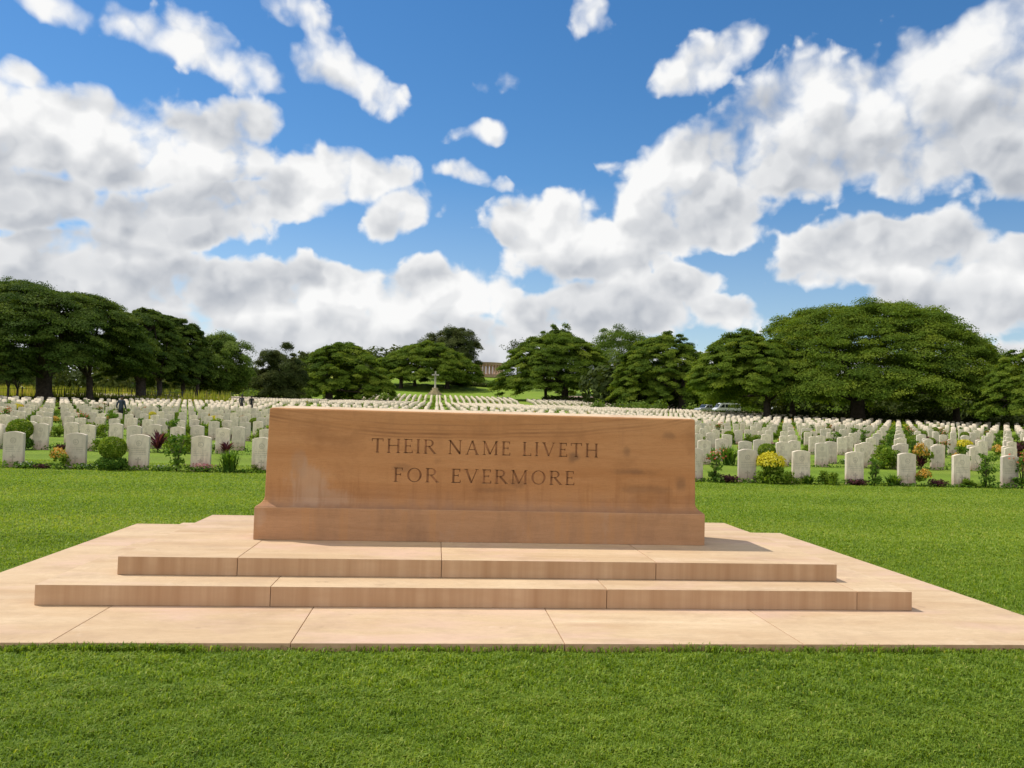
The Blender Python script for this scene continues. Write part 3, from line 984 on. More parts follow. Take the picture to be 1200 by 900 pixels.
for g_ in ind:
    if first: o = gme; first = False
    else: o = gme.copy(); COL.objects.link(o)
    o.location = g_[:3]
    o.rotation_euler = (rng.normal(0, .008), rng.normal(0, .008), rng.normal(0, .03))
    lab = FRONT.get(id(g_))
    side = 'left' if g_[3] < 560 else 'right'
    if lab is None: lab = f'pale round topped headstone in the {ordin.get(g_[6], "far")} row to the {side} of the memorial stone'
    tag(o, lab, 'headstone', 'white headstones standing in rows')
# the many remaining ones in one object
bt = stone_mesh(False); bv = np.array(bt.v); bf = bt.f
Vs = []; loops = []; sizes = []; nb = 0
for g_ in graves:
    if id(g_) in ids: continue
    a = rng.normal(0, .03); c, s_ = math.cos(a), math.sin(a)
    k = rng.uniform(.94, 1.06)
    v_ = np.stack([bv[:, 0] * c - bv[:, 1] * s_, bv[:, 0] * s_ + bv[:, 1] * c, bv[:, 2] * k], 1) + g_[:3]
    Vs.append(v_)
    for f in bf: loops += [i + nb for i in f]; sizes.append(len(f))
    nb += len(bv)
o = np_mesh('headstone', np.concatenate(Vs), np.array(loops), np.array(sizes), M_grave2)
tag(o, 'dense far rows of pale headstones up the gentle slope', 'headstones', 'white headstones standing in rows', 'stuff')

# ------------------------------------------------------------------ bedding plants
def clump(rs, n, r, h, z0=0., shell=.4, sq=1.0):
    d = rs.normal(size=(n, 3)); d /= np.linalg.norm(d, axis=1, keepdims=True)
    rr = rs.uniform(shell, 1, n)[:, None]
    C = d * rr * [r, r, h / 2] + [0, 0, z0 + h / 2]
    C[:, 2] = np.maximum(C[:, 2], .01)
    return C, d * .8 + rs.normal(size=(n, 3)) * .6 + [0, 0, .4]


def stems(mb, rs, n, r, h, rad=.008):
    for _ in range(n):
        a = rs.uniform(0, 6.28); rr = r * rs.uniform(.2, .9)
        mb.tube([(0, 0, -.02), (rr * .3 * math.cos(a), rr * .3 * math.sin(a), h * .45), (rr * math.cos(a), rr * math.sin(a), h * rs.uniform(.7, 1))], [rad, rad * .8, rad * .4], 5)


PROTO = {}
M_stem = plain('green_stem', (.08, .075, .03), .8, .2)


def proto(kind, name, cat, build):
    rs = np.random.default_rng(abs(hash(kind)) % 1 + len(PROTO) * 17 + 100)
    root = thing(name, 'tmp', cat)
    build(root, rs)
    PROTO[kind] = (root, kids(root))


def P_leafy(root, rs):      # open rose-like shrub, about 0.75 m
    mb = MB(); stems(mb, rs, 9, .22, .72); mb.build('stem', M_stem, root)
    Cs = []; Ns = []
    for _ in range(26):
        a = rs.uniform(0, 6.28); q = np.array([math.cos(a) * rs.uniform(0, .22), math.sin(a) * rs.uniform(0, .22), rs.uniform(.08, .74)])
        c, n_ = clump(rs, 13, .085, .13); Cs.append(c + q - [0, 0, .06]); Ns.append(n_)
    C = np.concatenate(Cs); n = len(C); L = rs.uniform(.028, .05, n)
    leaves_obj('foliage', C, np.concatenate(Ns), L, L * .6, np.clip(rs.normal(.5, .25, n), 0, 1), M_shrub, root, rs)


def P_rose(root, rs):
    P_leafy(root, rs)
    n = 40; C = np.stack([rs.normal(0, .13, n), rs.normal(0, .13, n), rs.uniform(.55, .80, n)], 1)
    leaves_obj('flowers', C, rs.normal(size=(n, 3)), np.full(n, .03), np.full(n, .026), rs.uniform(0, 1, n), M_red, root, rs)


def P_round(root, rs):      # ball bush over a darker skirt
    C, N = clump(rs, 2600, .30, .52, .24, .86); n = len(C); L = rs.uniform(.018, .034, n)
    leaves_obj('foliage', C, N, L, L * .6, np.clip(rs.normal(.6, .25, n), 0, 1), M_bush, root, rs)
    C, N = clump(rs, 1200, .36, .32, .0, .7); n = len(C); L = rs.uniform(.02, .04, n)
    leaves_obj('skirt', C, N, L, L * .5, np.clip(rs.normal(.3, .2, n), 0, 1), M_shrub, root, rs)


def P_bush(root, rs):       # loose green bush
    Cs = []; Ns = []
    for _ in range(18):
        q = np.array([rs.normal(0, .15), rs.normal(0, .15), rs.uniform(.0, .36)])
        c, n_ = clump(rs, 85, .15, .24); Cs.append(c + q - [0, 0, .03]); Ns.append(n_)
    C = np.concatenate(Cs); C[:, 2] = np.maximum(C[:, 2], .01); n = len(C); L = rs.uniform(.022, .045, n)
    leaves_obj('foliage', C, np.concatenate(Ns), L, L * .55, np.clip(rs.normal(.5, .25, n), 0, 1), M_bush, root, rs)
    mb = MB(); stems(mb, rs, 6, .15, .4); mb.build('stem', M_stem, root)


def P_yellow(root, rs):
    P_bush(root, rs)
    n = 800; d = rs.normal(size=(n, 3)); d /= np.linalg.norm(d, axis=1, keepdims=True); d[:, 2] = np.abs(d[:, 2])
    C = d * [.32, .32, .28] * rs.uniform(.8, 1.08, (n, 1)) + [0, 0, .36]
    leaves_obj('flowers', C, d + rs.normal(size=(n, 3)) * .5, np.full(n, .026), np.full(n, .022), rs.uniform(0, 1, n), M_yel, root, rs)


def P_orange(root, rs):
    Cs = []; Ns = []
    for _ in range(7):
        q = np.array([rs.normal(0, .10), rs.normal(0, .10), rs.uniform(.02, .26)])
        c, n_ = clump(rs, 50, .11, .16); Cs.append(c + q); Ns.append(n_)
    C = np.concatenate(Cs); n = len(C); L = rs.uniform(.02, .04, n)
    leaves_obj('foliage', C, np.concatenate(Ns), L, L * .55, np.clip(rs.normal(.5, .25, n), 0, 1), M_bush, root, rs)
    n = 190; d = rs.normal(size=(n, 3)); d /= np.linalg.norm(d, axis=1, keepdims=True); d[:, 2] = np.abs(d[:, 2])
    C = d * [.18, .18, .20] * rs.uniform(.8, 1.1, (n, 1)) + [0, 0, .24]
    leaves_obj('flowers', C, d + rs.normal(size=(n, 3)) * .5, np.full(n, .026), np.full(n, .022), rs.uniform(0, 1, n), M_ora, root, rs)


def P_spiky(root, rs):      # strap-leaved clump
    V = []; F_ = []; T_ = []
    for k in range(130):
        a = rs.uniform(0, 6.28); lean = rs.uniform(.2, 1.25); Lh = rs.uniform(.36, .62); w = rs.uniform(.013, .022)
        dx, dy_ = math.cos(a), math.sin(a); px_, py_ = -dy_ * w, dx * w
        b0 = rs.normal(0, .05, 2)
        m_ = (b0[0] + dx * lean * Lh * .35, b0[1] + dy_ * lean * Lh * .35, Lh * .62); e_ = (b0[0] + dx * lean * Lh * .8, b0[1] + dy_ * lean * Lh * .8, Lh * (1 - lean * .3))
        i = len(V)
        V += [(b0[0] - px_, b0[1] - py_, 0), (b0[0] + px_, b0[1] + py_, 0), (m_[0] + px_, m_[1] + py_, m_[2]), (m_[0] - px_, m_[1] - py_, m_[2]), e_]
        F_ += [(i, i + 1, i + 2, i + 3), (i + 3, i + 2, i + 4)]; T_ += [rs.uniform(.1, 1)] * 5
    np_mesh('foliage', np.array(V), np.concatenate([np.array(f) for f in F_]), np.array([len(f) for f in F_]), M_shrub, root, np.array(T_))


def P_maroon(root, rs):
    C, N = clump(rs, 420, .26, .24, 0, .3); n = len(C); L = rs.uniform(.022, .042, n)
    leaves_obj('foliage', C, N, L, L * .5, np.clip(rs.normal(.4, .3, n), 0, 1), M_mar, root, rs)
    mb = MB(); stems(mb, rs, 5, .15, .18); mb.build('stem', M_stem, root)


def P_purple(root, rs):
    V = []; F_ = []; T_ = []
    for k in range(60):
        a = rs.uniform(0, 6.28); lean = rs.uniform(.5, 1.6); Lh = rs.uniform(.22, .40); w = rs.uniform(.022, .035)
        dx, dy_ = math.cos(a), math.sin(a); px_, py_ = -dy_ * w, dx * w; z0 = rs.uniform(0, .25)
        m_ = (dx * lean * Lh * .45, dy_ * lean * Lh * .45, z0 + Lh * .5); e_ = (dx * lean * Lh * .8, dy_ * lean * Lh * .8, z0 + Lh * (1 - lean * .35))
        i = len(V)
        V += [(0, 0, z0), (m_[0] + px_, m_[1] + py_, m_[2]), e_, (m_[0] - px_, m_[1] - py_, m_[2])]
        F_ += [(i, i + 1, i + 2, i + 3)]; T_ += [rs.uniform(0, 1)] * 4
    np_mesh('foliage', np.array(V), np.concatenate([np.array(f) for f in F_]), np.array([4] * len(F_)), M_pur, root, np.array(T_))
    mb = MB(); stems(mb, rs, 3, .05, .25, .012); mb.build('stem', M_stem, root)


def P_pink(root, rs):
    C, N = clump(rs, 200, .30, .14, 0, .3); n = len(C)
    leaves_obj('foliage', C, N, np.full(n, .026), np.full(n, .016), rs.uniform(0, .8, n), M_shrub, root, rs)
    n = 130; C = np.stack([rs.normal(0, .14, n), rs.normal(0, .07, n), rs.uniform(.07, .17, n)], 1)
    leaves_obj('flowers', C, rs.normal(size=(n, 3)) + [0, -.5, 1], np.full(n, .022), np.full(n, .02), rs.uniform(0, 1, n), M_pink, root, rs)


def P_white(root, rs):
    C, N = clump(rs, 330, .30, .17, 0, .3); n = len(C)
    leaves_obj('foliage', C, N, np.full(n, .028), np.full(n, .018), rs.uniform(0.2, 1, n), M_shrub, root, rs)
    n = 60; C = np.stack([rs.normal(0, .16, n), rs.normal(0, .1, n), rs.uniform(.09, .19, n)], 1)
    leaves_obj('flowers', C, rs.normal(size=(n, 3)) + [0, -.5, 1], np.full(n, .018), np.full(n, .016), rs.uniform(0, 1, n), M_white, root, rs)


proto('leafy', 'leafy_shrub', 'shrub', P_leafy); proto('rose', 'rose_bush', 'shrub', P_rose); proto('round', 'round_bush', 'bush', P_round)
proto('bush', 'green_bush', 'bush', P_bush); proto('yellow', 'yellow_flower_bush', 'bush', P_yellow); proto('orange', 'orange_flower_plant', 'flower', P_orange)
proto('spiky', 'strap_leaf_plant', 'plant', P_spiky); proto('maroon', 'maroon_plant', 'plant', P_maroon); proto('purple', 'purple_plant', 'plant', P_purple)
proto('pink', 'pink_flower_plant', 'flower', P_pink); proto('white', 'white_flower_plant', 'flower', P_white)
used = set()
PLG = 'plants in the headstone beds'


def plant(kind, x, y, s, label, rz=None, sz=1.0):
    root, ch = PROTO[kind]
    if kind not in used:
        used.add(kind); r = root
    else:
        r = root.copy(); COL.objects.link(r)
        for c in ch:
            q = c.copy(); COL.objects.link(q); q.parent = r
    r.location = (x, y, float(ht(x, y)) + .004)
    r.rotation_euler = (0, 0, random.uniform(0, 6.28) if rz is None else rz)
    r.scale = (s, s, s * sz)
    r['label'] = label; r['group'] = PLG


yf = CAM[1] + 19.3 - .16


def fx(px): return at_y(px, 550, yf)[0]


HAND = [('white', 30, 0, .8, 'low pale flowered plant at the foot of the leftmost front headstone', 1),
        ('orange', 67, 0, .95, 'small yellow orange plant beside a low maroon plant, left end of front row', 1.1),
        ('maroon', 50, 0, .8, 'low maroon plant next to the small yellow orange plant, left front row', .6),
        ('white', 100, 0, .8, 'low pale plant below the front headstone left of the round green bush', .8),
        ('round', 131, 0, .98, 'round clipped green bush in the front row, left of the memorial stone', 1),
        ('leafy', 207, 0, 1.0, 'tall leafy shrub between two front headstones left of the memorial stone', 1.1),
        ('white', 190, 0, .85, 'low white flowered plant left of the tall leafy shrub', .9),
        ('pink', 238, -.06, 1.0, 'pink flowers at the foot of the front headstone left of the memorial stone', 1.1),
        ('spiky', 269, 0, 1.0, 'spiky strap leaved plant close to the left end of the memorial stone', 1),
        ('bush', 300, .1, .55, 'low yellow green bush touching the left end of the memorial stone', .7),
        ('rose', 838, 0, 1.0, 'open rose bush with red flowers at the right end of the memorial stone', 1),
        ('maroon', 853, -.02, 1.15, 'low dark maroon plant right of the open rose bush', .7),
        ('yellow', 903, 0, 1.1, 'large bright yellow flowering bush in the front row', 1.05),
        ('bush', 922, .02, .8, 'green bush against the right side of the large yellow flowering bush', .75),
        ('spiky', 947, 0, .65, 'low grassy clump in front of the headstone right of the yellow bush', .7),
        ('bush', 969, 0, .7, 'small light green bush between the yellow bush and the maroon plants', 1),
        ('maroon', 1003, -.04, 1.1, 'low maroon plant at the foot of a right hand front headstone', .6),
        ('leafy', 1025, 0, .85, 'dark leafy shrub left of the orange flowers in the front row', 1),
        ('spiky', 1047, 0, .8, 'grassy strap leaved clump below the headstone left of the orange flowers', .7),
        ('orange', 1083, 0, .95, 'pale orange flowers between two front headstones on the right', 1),
        ('maroon', 1098, -.02, 1.0, 'dusky maroon plant right of the pale orange flowers', .8),
        ('bush', 1135, .05, .6, 'low light green bush near the right end of the front row', .8),
        ('leafy', 1155, 0, 1.1, 'tall green shrub between the last two front headstones on the right', 1.0),
        ('rose', 1198, 0, 1.1, 'dark shrub at the right edge beside the last front headstone', 1)]
for k_, px_, dy_, s_, lab, sz in HAND:
    plant(k_, fx(px_), yf + dy_, s_, lab, None, sz)
# a few big ones in the rows behind
for k_, px_, row, s_, lab, sz in (('purple', 265, 1, 1.0, 'large purple leaved plant in the second row left of the memorial stone', .8),
                                  ('bush', 1037, 1, 1.5, 'big green bush in the second row right of the memorial stone', 1.1),
                                  ('bush', 205, 2, 1.25, 'big light green bush in the aisle of plants left of the memorial stone', 1.1),
                                  ('bush', 212, 1, 1.2, 'bright green bush just behind the tall leafy front shrub', 1.0),
                                  ('orange', 1079, 1, 1.4, 'bright orange yellow flowers one row behind the front on the right', 1.4),
                                  ('maroon', 1192, 4, 2.2, 'large dark maroon shrub in a middle row near the right edge', 1.5),
                                  ('bush', 250, 4, 1.8, 'broad green bush in a middle row left of the memorial stone', 1)):
    y_ = CAM[1] + ROWS[row][0] - .2
    plant(k_, at_y(px_, 530, y_)[0], y_, s_, lab, None, sz)
WORD = {'leafy': 'open leafy shrub', 'rose': 'rose bush with red flowers', 'round': 'clipped round bush', 'bush': 'loose green bush', 'yellow': 'yellow flowering bush',
        'orange': 'orange flowering plant', 'spiky': 'strap leaved plant', 'maroon': 'dark maroon plant', 'purple': 'purple leaved plant', 'pink': 'pink flowered plant', 'white': 'white flowered plant'}
KP = ['leafy'] * 5 + ['rose'] * 2 + ['bush'] * 10 + ['round'] * 2 + ['yellow'] + ['orange'] * 2 + ['spiky'] * 3 + ['maroon'] * 3 + ['purple', 'pink', 'white']
cand = []
for g_ in graves:
    if g_[7] == 'front' and -80 < g_[3] < 1280: continue
    if rng.uniform() < (.72 if g_[7] == 'main' else .30):
        p = np.array([g_[0] + .67 + rng.normal(0, .08), g_[1] - .15 + rng.normal(0, .05), 0]); p[2] = ht(p[0], p[1])
        u, v_, z = project(p)
        cand.append((z, u, p, KP[rng.integers(len(KP))], g_[6]))
cand.sort(key=lambda c: c[0])
nvis = 0; far = []
for z, u, p, k_, ri in cand:
    if nvis < 250 and 0 < u < 1200 and not hidden_by_stone(u, z, p):
        side = 'left' if u < 560 else 'right'
        plant(k_, p[0], p[1], rng.uniform(.75, 1.35), f'{WORD[k_]} in the {ordin.get(ri, "far")} headstone row, {side} of the memorial stone')
        nvis += 1
    else: far.append((p, k_))
for k_, (root, ch) in list(PROTO.items()):
    if k_ not in used:
        for c in ch: bpy.data.objects.remove(c)
        bpy.data.objects.remove(root)
# far bedding plants as one object
rs = np.random.default_rng(71)
Cs = []; Ns = []; Ts = []; Ls = []; mi = []
TINTK = {'yellow': 1, 'orange': 2, 'maroon': 3, 'purple': 3, 'pink': 4}
for p, k_ in far:
    m_ = 46; r = rs.uniform(.25, .5); h = rs.uniform(.35, .8)
    c, n_ = clump(rs, m_, r, h, 0, .5)
    Cs.append(c + p); Ns.append(n_); Ts.append(np.clip(rs.normal(.5, .25, m_), 0, 1)); Ls.append(rs.uniform(.08, .14, m_))
    mi.append(np.where(rs.uniform(size=m_) < (.55 if k_ in ('maroon', 'purple') else .35), TINTK.get(k_, 0), 0))
C = np.concatenate(Cs); L = np.concatenate(Ls)
o = leaves_obj('bedding_plants', C, np.concatenate(Ns), L, L * .6, np.concatenate(Ts), M_bush, None, rs)
for m_ in (M_yel, M_ora, M_mar, M_pink): o.data.materials.append(m_)
o.data.polygons.foreach_set('material_index', np.concatenate(mi).astype(np.int32))
tag(o, 'flower beds and shrubs dotted through the far headstone rows', 'flower beds', kind='stuff')
# low ground cover along the foot of the nearer rows
Cs = []
for g_ in graves:
    if g_[5] > 62: continue
    m_ = 220 if g_[7] == 'front' else 90
    Cs.append(np.stack([g_[0] + rs.uniform(-.67, .67, m_), g_[1] - .18 + rs.normal(0, .07, m_), g_[2] + rs.uniform(.0, .07, m_) * (1 + rs.uniform(0, 1.2))], 1))
C = np.concatenate(Cs); n = len(C)
o = leaves_obj('ground_cover', C, rs.normal(size=(n, 3)) * .7 + [0, -.2, 1], rs.uniform(.025, .05, n), rs.uniform(.015, .03, n), np.clip(rs.normal(.5, .3, n), 0, 1), M_shrub, None, rs)
tag(o, 'low leafy ground cover along the feet of the headstones', 'ground cover', kind='stuff')

# ------------------------------------------------------------------ lawn grass (real blades)
def blades(n, P, hgt, wid, tint, rs):
    a = rs.uniform(0, 6.28, n); lean = rs.uniform(.2, 1.15, n)
    d = np.stack([np.cos(a), np.sin(a), 0 * a], 1); s_ = np.stack([-np.sin(a + rs.normal(0, .5, n)), np.cos(a), 0 * a], 1)
    b = P; w = wid[:, None]
    m_ = P + d * (lean * hgt * .35)[:, None] + np.stack([0 * a, 0 * a, hgt * .65], 1)
    t_ = P + d * (lean * hgt * 1.0)[:, None] + np.stack([0 * a, 0 * a, hgt * (1.0 - .38 * lean)], 1)
    V = np.stack([b - s_ * w * .6, b + s_ * w * .6, m_ + s_ * w, m_ - s_ * w, t_], 1).reshape(-1, 3)
    i = np.arange(n)[:, None] * 5
    lp = np.concatenate([i, i + 1, i + 2, i + 3, i + 3, i + 2, i + 4], 1).ravel()
    return V, lp, np.tile([4, 3], n), np.repeat(tint, 5)


rs = np.random.default_rng(81)


def vnoise(x, y, f, seed):
    """cheap value noise"""
    r = np.random.default_rng(seed); T = r.uniform(0, 1, (64, 64))
    x = x * f; y = y * f
    xi = np.floor(x).astype(int); yi = np.floor(y).astype(int); tx = sm(x - xi); ty = sm(y - yi)
    g = lambda i, j: T[i % 64, j % 64]
    return (g(xi, yi) * (1 - tx) + g(xi + 1, yi) * tx) * (1 - ty) + (g(xi, yi + 1) * (1 - tx) + g(xi + 1, yi + 1) * tx) * ty


VL = []; LL = []; SS = []; TT = []; nb = 0
for d0, d1, n, h, w in ((2.6, 4.2, 250000, .033, .0027), (4.0, 5.4, 120000, .035, .0036), (5.2, 9, 190000, .032, .0048), (8.5, 14, 190000, .028, .0072), (13.5, 21, 170000, .026, .0105)):
    wd = 1.20 if d0 < 5 else 1.0; n = int(n * wd / .8)
    dd = rs.uniform(d0, d1, n); uu = rs.uniform(-wd, wd, n)
    P = CAM + fwd0 * dd[:, None] + rgt0 * (uu * dd)[:, None]
    inside = (np.abs(P[:, 0] - XO) < W0 - .01) & (P[:, 1] > -D0 + .01) & (P[:, 1] < DEP + D0 - .01)
    P = P[~inside]; P[:, 2] = ht(P[:, 0], P[:, 1]); n = len(P)
    cl = vnoise(P[:, 0], P[:, 1], 9, 5) * .6 + vnoise(P[:, 0], P[:, 1], 22, 6) * .4
    keep = rs.uniform(size=n) < .35 + 1.1 * cl
    P = P[keep]; cl = cl[keep]; n = len(P)
    edge = np.clip((-D0 - P[:, 1]) / .13, 0, 1); edge = np.where((np.abs(P[:, 0]) < W0) & (edge < 1) & (P[:, 1] < -D0), .35 + .65 * edge + .3 * sm((np.abs(P[:, 0] - .4) - 1.2) / 1.6) * (1 - edge), 1)
    big = vnoise(P[:, 0], P[:, 1], .7, 7) * .6 + vnoise(P[:, 0], P[:, 1], 2.1, 8) * .4
    hg = h * (.45 + .9 * cl if d0 < 5 else .65 + .5 * cl) * rs.uniform(.6, 1.35, n) * edge
    tint = np.clip((.15 if d0 < 5 else .10) + (.42 if d0 < 5 else .30) * cl + (.08 if d0 > 5 else 0) + .30 * big + .07 * np.sin(P[:, 1] * 2.1 + 1.4 * vnoise(P[:, 0], P[:, 1], .25, 9)) * (d0 > 5) + .06 * (d0 > 5) + rs.normal(0, .16, n) - .03 + .10 * (d0 > 8), 0, .93)
    tint = np.where(rs.uniform(size=n) < .03, rs.uniform(.85, 1, n), tint)
    V, lp, sz, tt = blades(n, P, hg, w * rs.uniform(.6, 1.3, n), tint, rs)
    VL.append(V); LL.append(lp + nb); SS.append(sz); TT.append(tt); nb += len(V)
# longer uncut blades that lean over the edge of the paving
n = 16000
e = rs.uniform(0, 1, n); t_ = rs.uniform(0, 1, n); q = np.abs(rs.normal(0, .022, n))
side_ = np.where(e < .55, 0, np.where(e < .78, 1, 2))
X = np.where(side_ == 0, XO - W0 + 2 * W0 * t_, np.where(side_ == 1, XO - W0 - q, XO + W0 + q))
Y = np.where(side_ == 0, -D0 - q, -D0 + (DEP + 2 * D0) * t_)
P = np.stack([X, Y, 0 * X], 1)
cl = vnoise(P[:, 0] + P[:, 1], P[:, 1], 3.1, 12)
keep = rs.uniform(size=n) < (.12 + 1.1 * cl ** 1.5) * np.where((side_ == 0) & (np.abs(P[:, 0] - .4) < 2.2), .35, 1)
P = P[keep]; cl = cl[keep]; n = len(P)
V, lp, sz, tt = blades(n, P, .030 + .045 * cl * rs.uniform(.3, 1.2, n), .0032 * rs.uniform(.6, 1.3, n), np.clip(rs.normal(.5, .2, n), 0, 1), rs)
VL.append(V); LL.append(lp + nb); SS.append(sz); TT.append(tt); nb += len(V)
o = np_mesh('grass', np.concatenate(VL), np.concatenate(LL), np.concatenate(SS), M_grass, None, np.concatenate(TT))
tag(o, 'short mown green turf around the stepped platform', 'grass', kind='stuff')

# ------------------------------------------------------------------ cross of sacrifice
M_cs = plain('pale_cross_stone', (.50, .44, .37), .9, .15, var=.15, scale=1.5)
M_cs2 = plain('cross_base_stone', (.42, .33, .20), .9, .15, var=.2, scale=1.5)
M_brz = plain('dark_bronze', (.05, .045, .03), .5, .5, .6)
g = gpos(510, 238)
cr = thing('memorial_cross', 'tall pale stone cross with a bronze sword on an octagonal base', 'memorial cross', g)
mb = MB()
for r, z0, z1 in ((2.3, -.3, .35), (1.85, .35, .7), (1.35, .7, 1.25), (.95, 1.25, 2.0)):
    mb.lathe([(r, z0 + .001), (r, z1)], 8, smooth=False, ang0=R(22.5))
mb.build('base', M_cs2, cr, .02, 1)
mb = MB(); mb.lathe([(.36, 2.0), (.34, 2.15), (.30, 2.3), (.22, 6.7)], 8, smooth=False, ang0=R(22.5)); mb.build('shaft', M_cs, cr)
mb = MB(); mb.box((-.95, -.17, 5.55), (.95, .17, 5.9)); mb.box((-1.02, -.2, 5.52), (-.9, .2, 5.93)); mb.box((.9, -.2, 5.52), (1.02, .2, 5.93)); mb.build('arm', M_cs, cr, .02, 1)
mb = MB(); mb.box((-.25, -.22, 6.6), (.25, .22, 6.75)); mb.build('cap', M_cs, cr, .02, 1)
mb = MB(); mb.prism([(-.05, 5.5), (0, 3.2), (.05, 5.5), (.04, 6.1), (-.04, 6.1)], -.40, -.33); mb.box((-.3, -.40, 5.42), (.3, -.33, 5.50)); mb.build('sword', M_brz, cr)

# ------------------------------------------------------------------ rotunda on the hill
M_rot = plain('rotunda_stone', (.43, .29, .195), .9, .15, var=.12, scale=.8)
g = gpos(573, 312)
ro = thing('rotunda', 'tan stone rotunda with a ring of columns on the hilltop', 'memorial building', g)
mb = MB(); mb.lathe([(6.6, -.6), (6.6, .25), (6.2, .25), (6.2, .5)], 32, smooth=False); mb.build('base', M_rot, ro)
for k in range(24):
    a = 2 * math.pi * k / 24 + .1
    mb = MB(); mb.lathe([(.52, .5), (.52, .7), (.42, .75), (.38, 3.9), (.50, 4.0), (.50, 4.15)], 10, (5.0 * math.cos(a), 5.0 * math.sin(a), 0)); mb.build('column', M_rot, ro)
mb = MB()
n = 32; prof_ = [(5.6, 4.15), (5.6, 4.75), (5.8, 4.78), (5.8, 5.0), (4.4, 5.0), (4.4, 4.15)]
vs = []; fs = []
for r, z in prof_:
    for k in range(n): vs.append((r * math.cos(2 * math.pi * k / n), r * math.sin(2 * math.pi * k / n), z))
for i in range(6):
    j = (i + 1) % 6
    for k in range(n):
        k2 = (k + 1) % n; fs.append((i * n + k, i * n + k2, j * n + k2, j * n + k))
mb.add(vs, fs); mb.build('entablature', M_rot, ro)

# ------------------------------------------------------------------ vehicles
M_vw = plain('white_car_paint', (.68, .68, .68), .35, .5, var=.03)
M_vg = plain('silver_car_paint', (.36, .37, .38), .35, .5, .3, var=.03)
M_gl = plain('dark_window_glass', (.02, .024, .028), .12, .6, var=.05)
M_ty = plain('tyre_rubber', (.02, .02, .02), .9, .2)
M_rim = plain('wheel_rim', (.4, .4, .4), .4, .5, .5)
M_lamp = plain('lamp_glass', (.6, .6, .55), .2, .6)
M_tail = plain('tail_lamp', (.35, .02, .02), .3, .5)


def wheels(t, xs_, y, r):
    for x in xs_:
        for s_ in (-1, 1):
            n = 18
            mb = MB()
            pr = [(r * .62, -.1), (r * .95, -.11), (r, -.07), (r, .07), (r * .95, .11), (r * .62, .1)]
            vs = []; fs = []
            for a_, b_ in pr:
                for k in range(n): vs.append((x + a_ * math.cos(6.2832 * k / n), s_ * y + b_, r + a_ * math.sin(6.2832 * k / n)))
            for i in range(6):
                j = (i + 1) % 6
                for k in range(n): fs.append((i * n + k, i * n + (k + 1) % n, j * n + (k + 1) % n, j * n + k))
            mb.add(vs, fs, True)
            w = mb.build('wheel', M_ty, t)
            mb = MB(); mb.prism([(x + r * .62 * math.cos(6.2832 * k / n), r + r * .62 * math.sin(6.2832 * k / n)) for k in range(n)], s_ * y - .07, s_ * y + .07)
            mb.build('rim', M_rim, w)


def van(label, px, d, rz):
    t = thing('minibus', label, 'minibus', gpos(px, d) + [0, 0, .07], rz)
    prof_ = [(-2.35, .35), (2.3, .35), (2.38, .6), (2.36, 1.25), (2.25, 1.95), (2.1, 2.1), (-1.15, 2.12), (-1.45, 2.0), (-2.0, 1.28), (-2.35, 1.05), (-2.42, .6)]
    MB().prism(prof_, -.88, .88).build('body', M_vw, t, .06, 3)
    for s_ in (-1, 1):
        for x0, x1 in ((-1.42, -.75), (-.62, .3), (.42, 1.3), (1.42, 2.12)):
            b_ = .28 if x0 < -1 else 0
            MB().prism([(x0 - (0.12 if b_ else 0), 1.3), (x1, 1.3), (x1, 1.88), (x0 + b_, 1.88)], s_ * .886 - .006, s_ * .886 + .006).build('side_window', M_gl, t)
        MB().box((-2.4, s_ * .68 - .14, .72), (-2.36 + .0, s_ * .68 + .14, .95)).build('headlight', M_lamp, t, .01)
        MB().box((2.36, s_ * .74 - .08, .9), (2.40, s_ * .74 + .08, 1.3)).build('tail_light', M_tail, t, .01)
        MB().box((-1.62, s_ * 1.0 - .08, 1.28), (-1.5, s_ * 1.0 + .08, 1.5)).build('mirror', M_ty, t, .02)
    mb = MB(); mb.add([(-2.0, -.76, 1.34), (-2.0, .76, 1.34), (-1.52, .72, 1.92), (-1.52, -.72, 1.92)], [(0, 1, 2, 3)])
    mb.v = [(x - .03, y, z + .01) for x, y, z in mb.v]; mb.build('windscreen', M_gl, t)
    MB().box((-2.5, -.86, .36), (-2.38, .86, .6)).build('bumper', M_ty, t, .02)
    wheels(t, (-1.5, 1.45), .82, .34)
    return t


def pickup(label, px, d, rz):
    t = thing('pickup_truck', label, 'pickup truck', gpos(px, d) + [0, 0, .07], rz)
    prof_ = [(-2.45, .45), (2.45, .45), (2.5, 1.05), (.55, 1.05), (.5, 1.12), (.35, 1.72), (-.75, 1.74), (-1.3, 1.15), (-2.3, 1.05), (-2.5, .8)]
    MB().prism(prof_, -.86, .86).build('body', M_vg, t, .05, 3)
    for s_ in (-1, 1):
        MB().prism([(-1.12, 1.18), (-.32, 1.18), (-.32, 1.62), (-.75, 1.62)], s_ * .866 - .006, s_ * .866 + .006).build('side_window', M_gl, t)
        MB().prism([(-.22, 1.18), (.38, 1.18), (.26, 1.62), (-.22, 1.62)], s_ * .866 - .006, s_ * .866 + .006).build('side_window', M_gl, t)
        MB().box((-2.50, s_ * .66 - .15, .78), (-2.44, s_ * .66 + .15, .96)).build('headlight', M_lamp, t, .01)
    mb = MB(); mb.add([(-1.26, -.74, 1.21), (-1.26, .74, 1.21), (-.80, .70, 1.69), (-.80, -.70, 1.69)], [(0, 1, 2, 3)])
    mb.v = [(x - .03, y, z + .015) for x, y, z in mb.v]; mb.build('windscreen', M_gl, t)
    MB().box((-2.58, -.84, .45), (-2.47, .84, .65)).build('bumper', M_ty, t, .02)
    wheels(t, (-1.6, 1.5), .80, .36)
    return t


van('white minibus with dark side windows parked under the trees', 852, 148, R(6))
pickup('silver pickup truck parked just left of the white minibus', 830, 154, R(20))

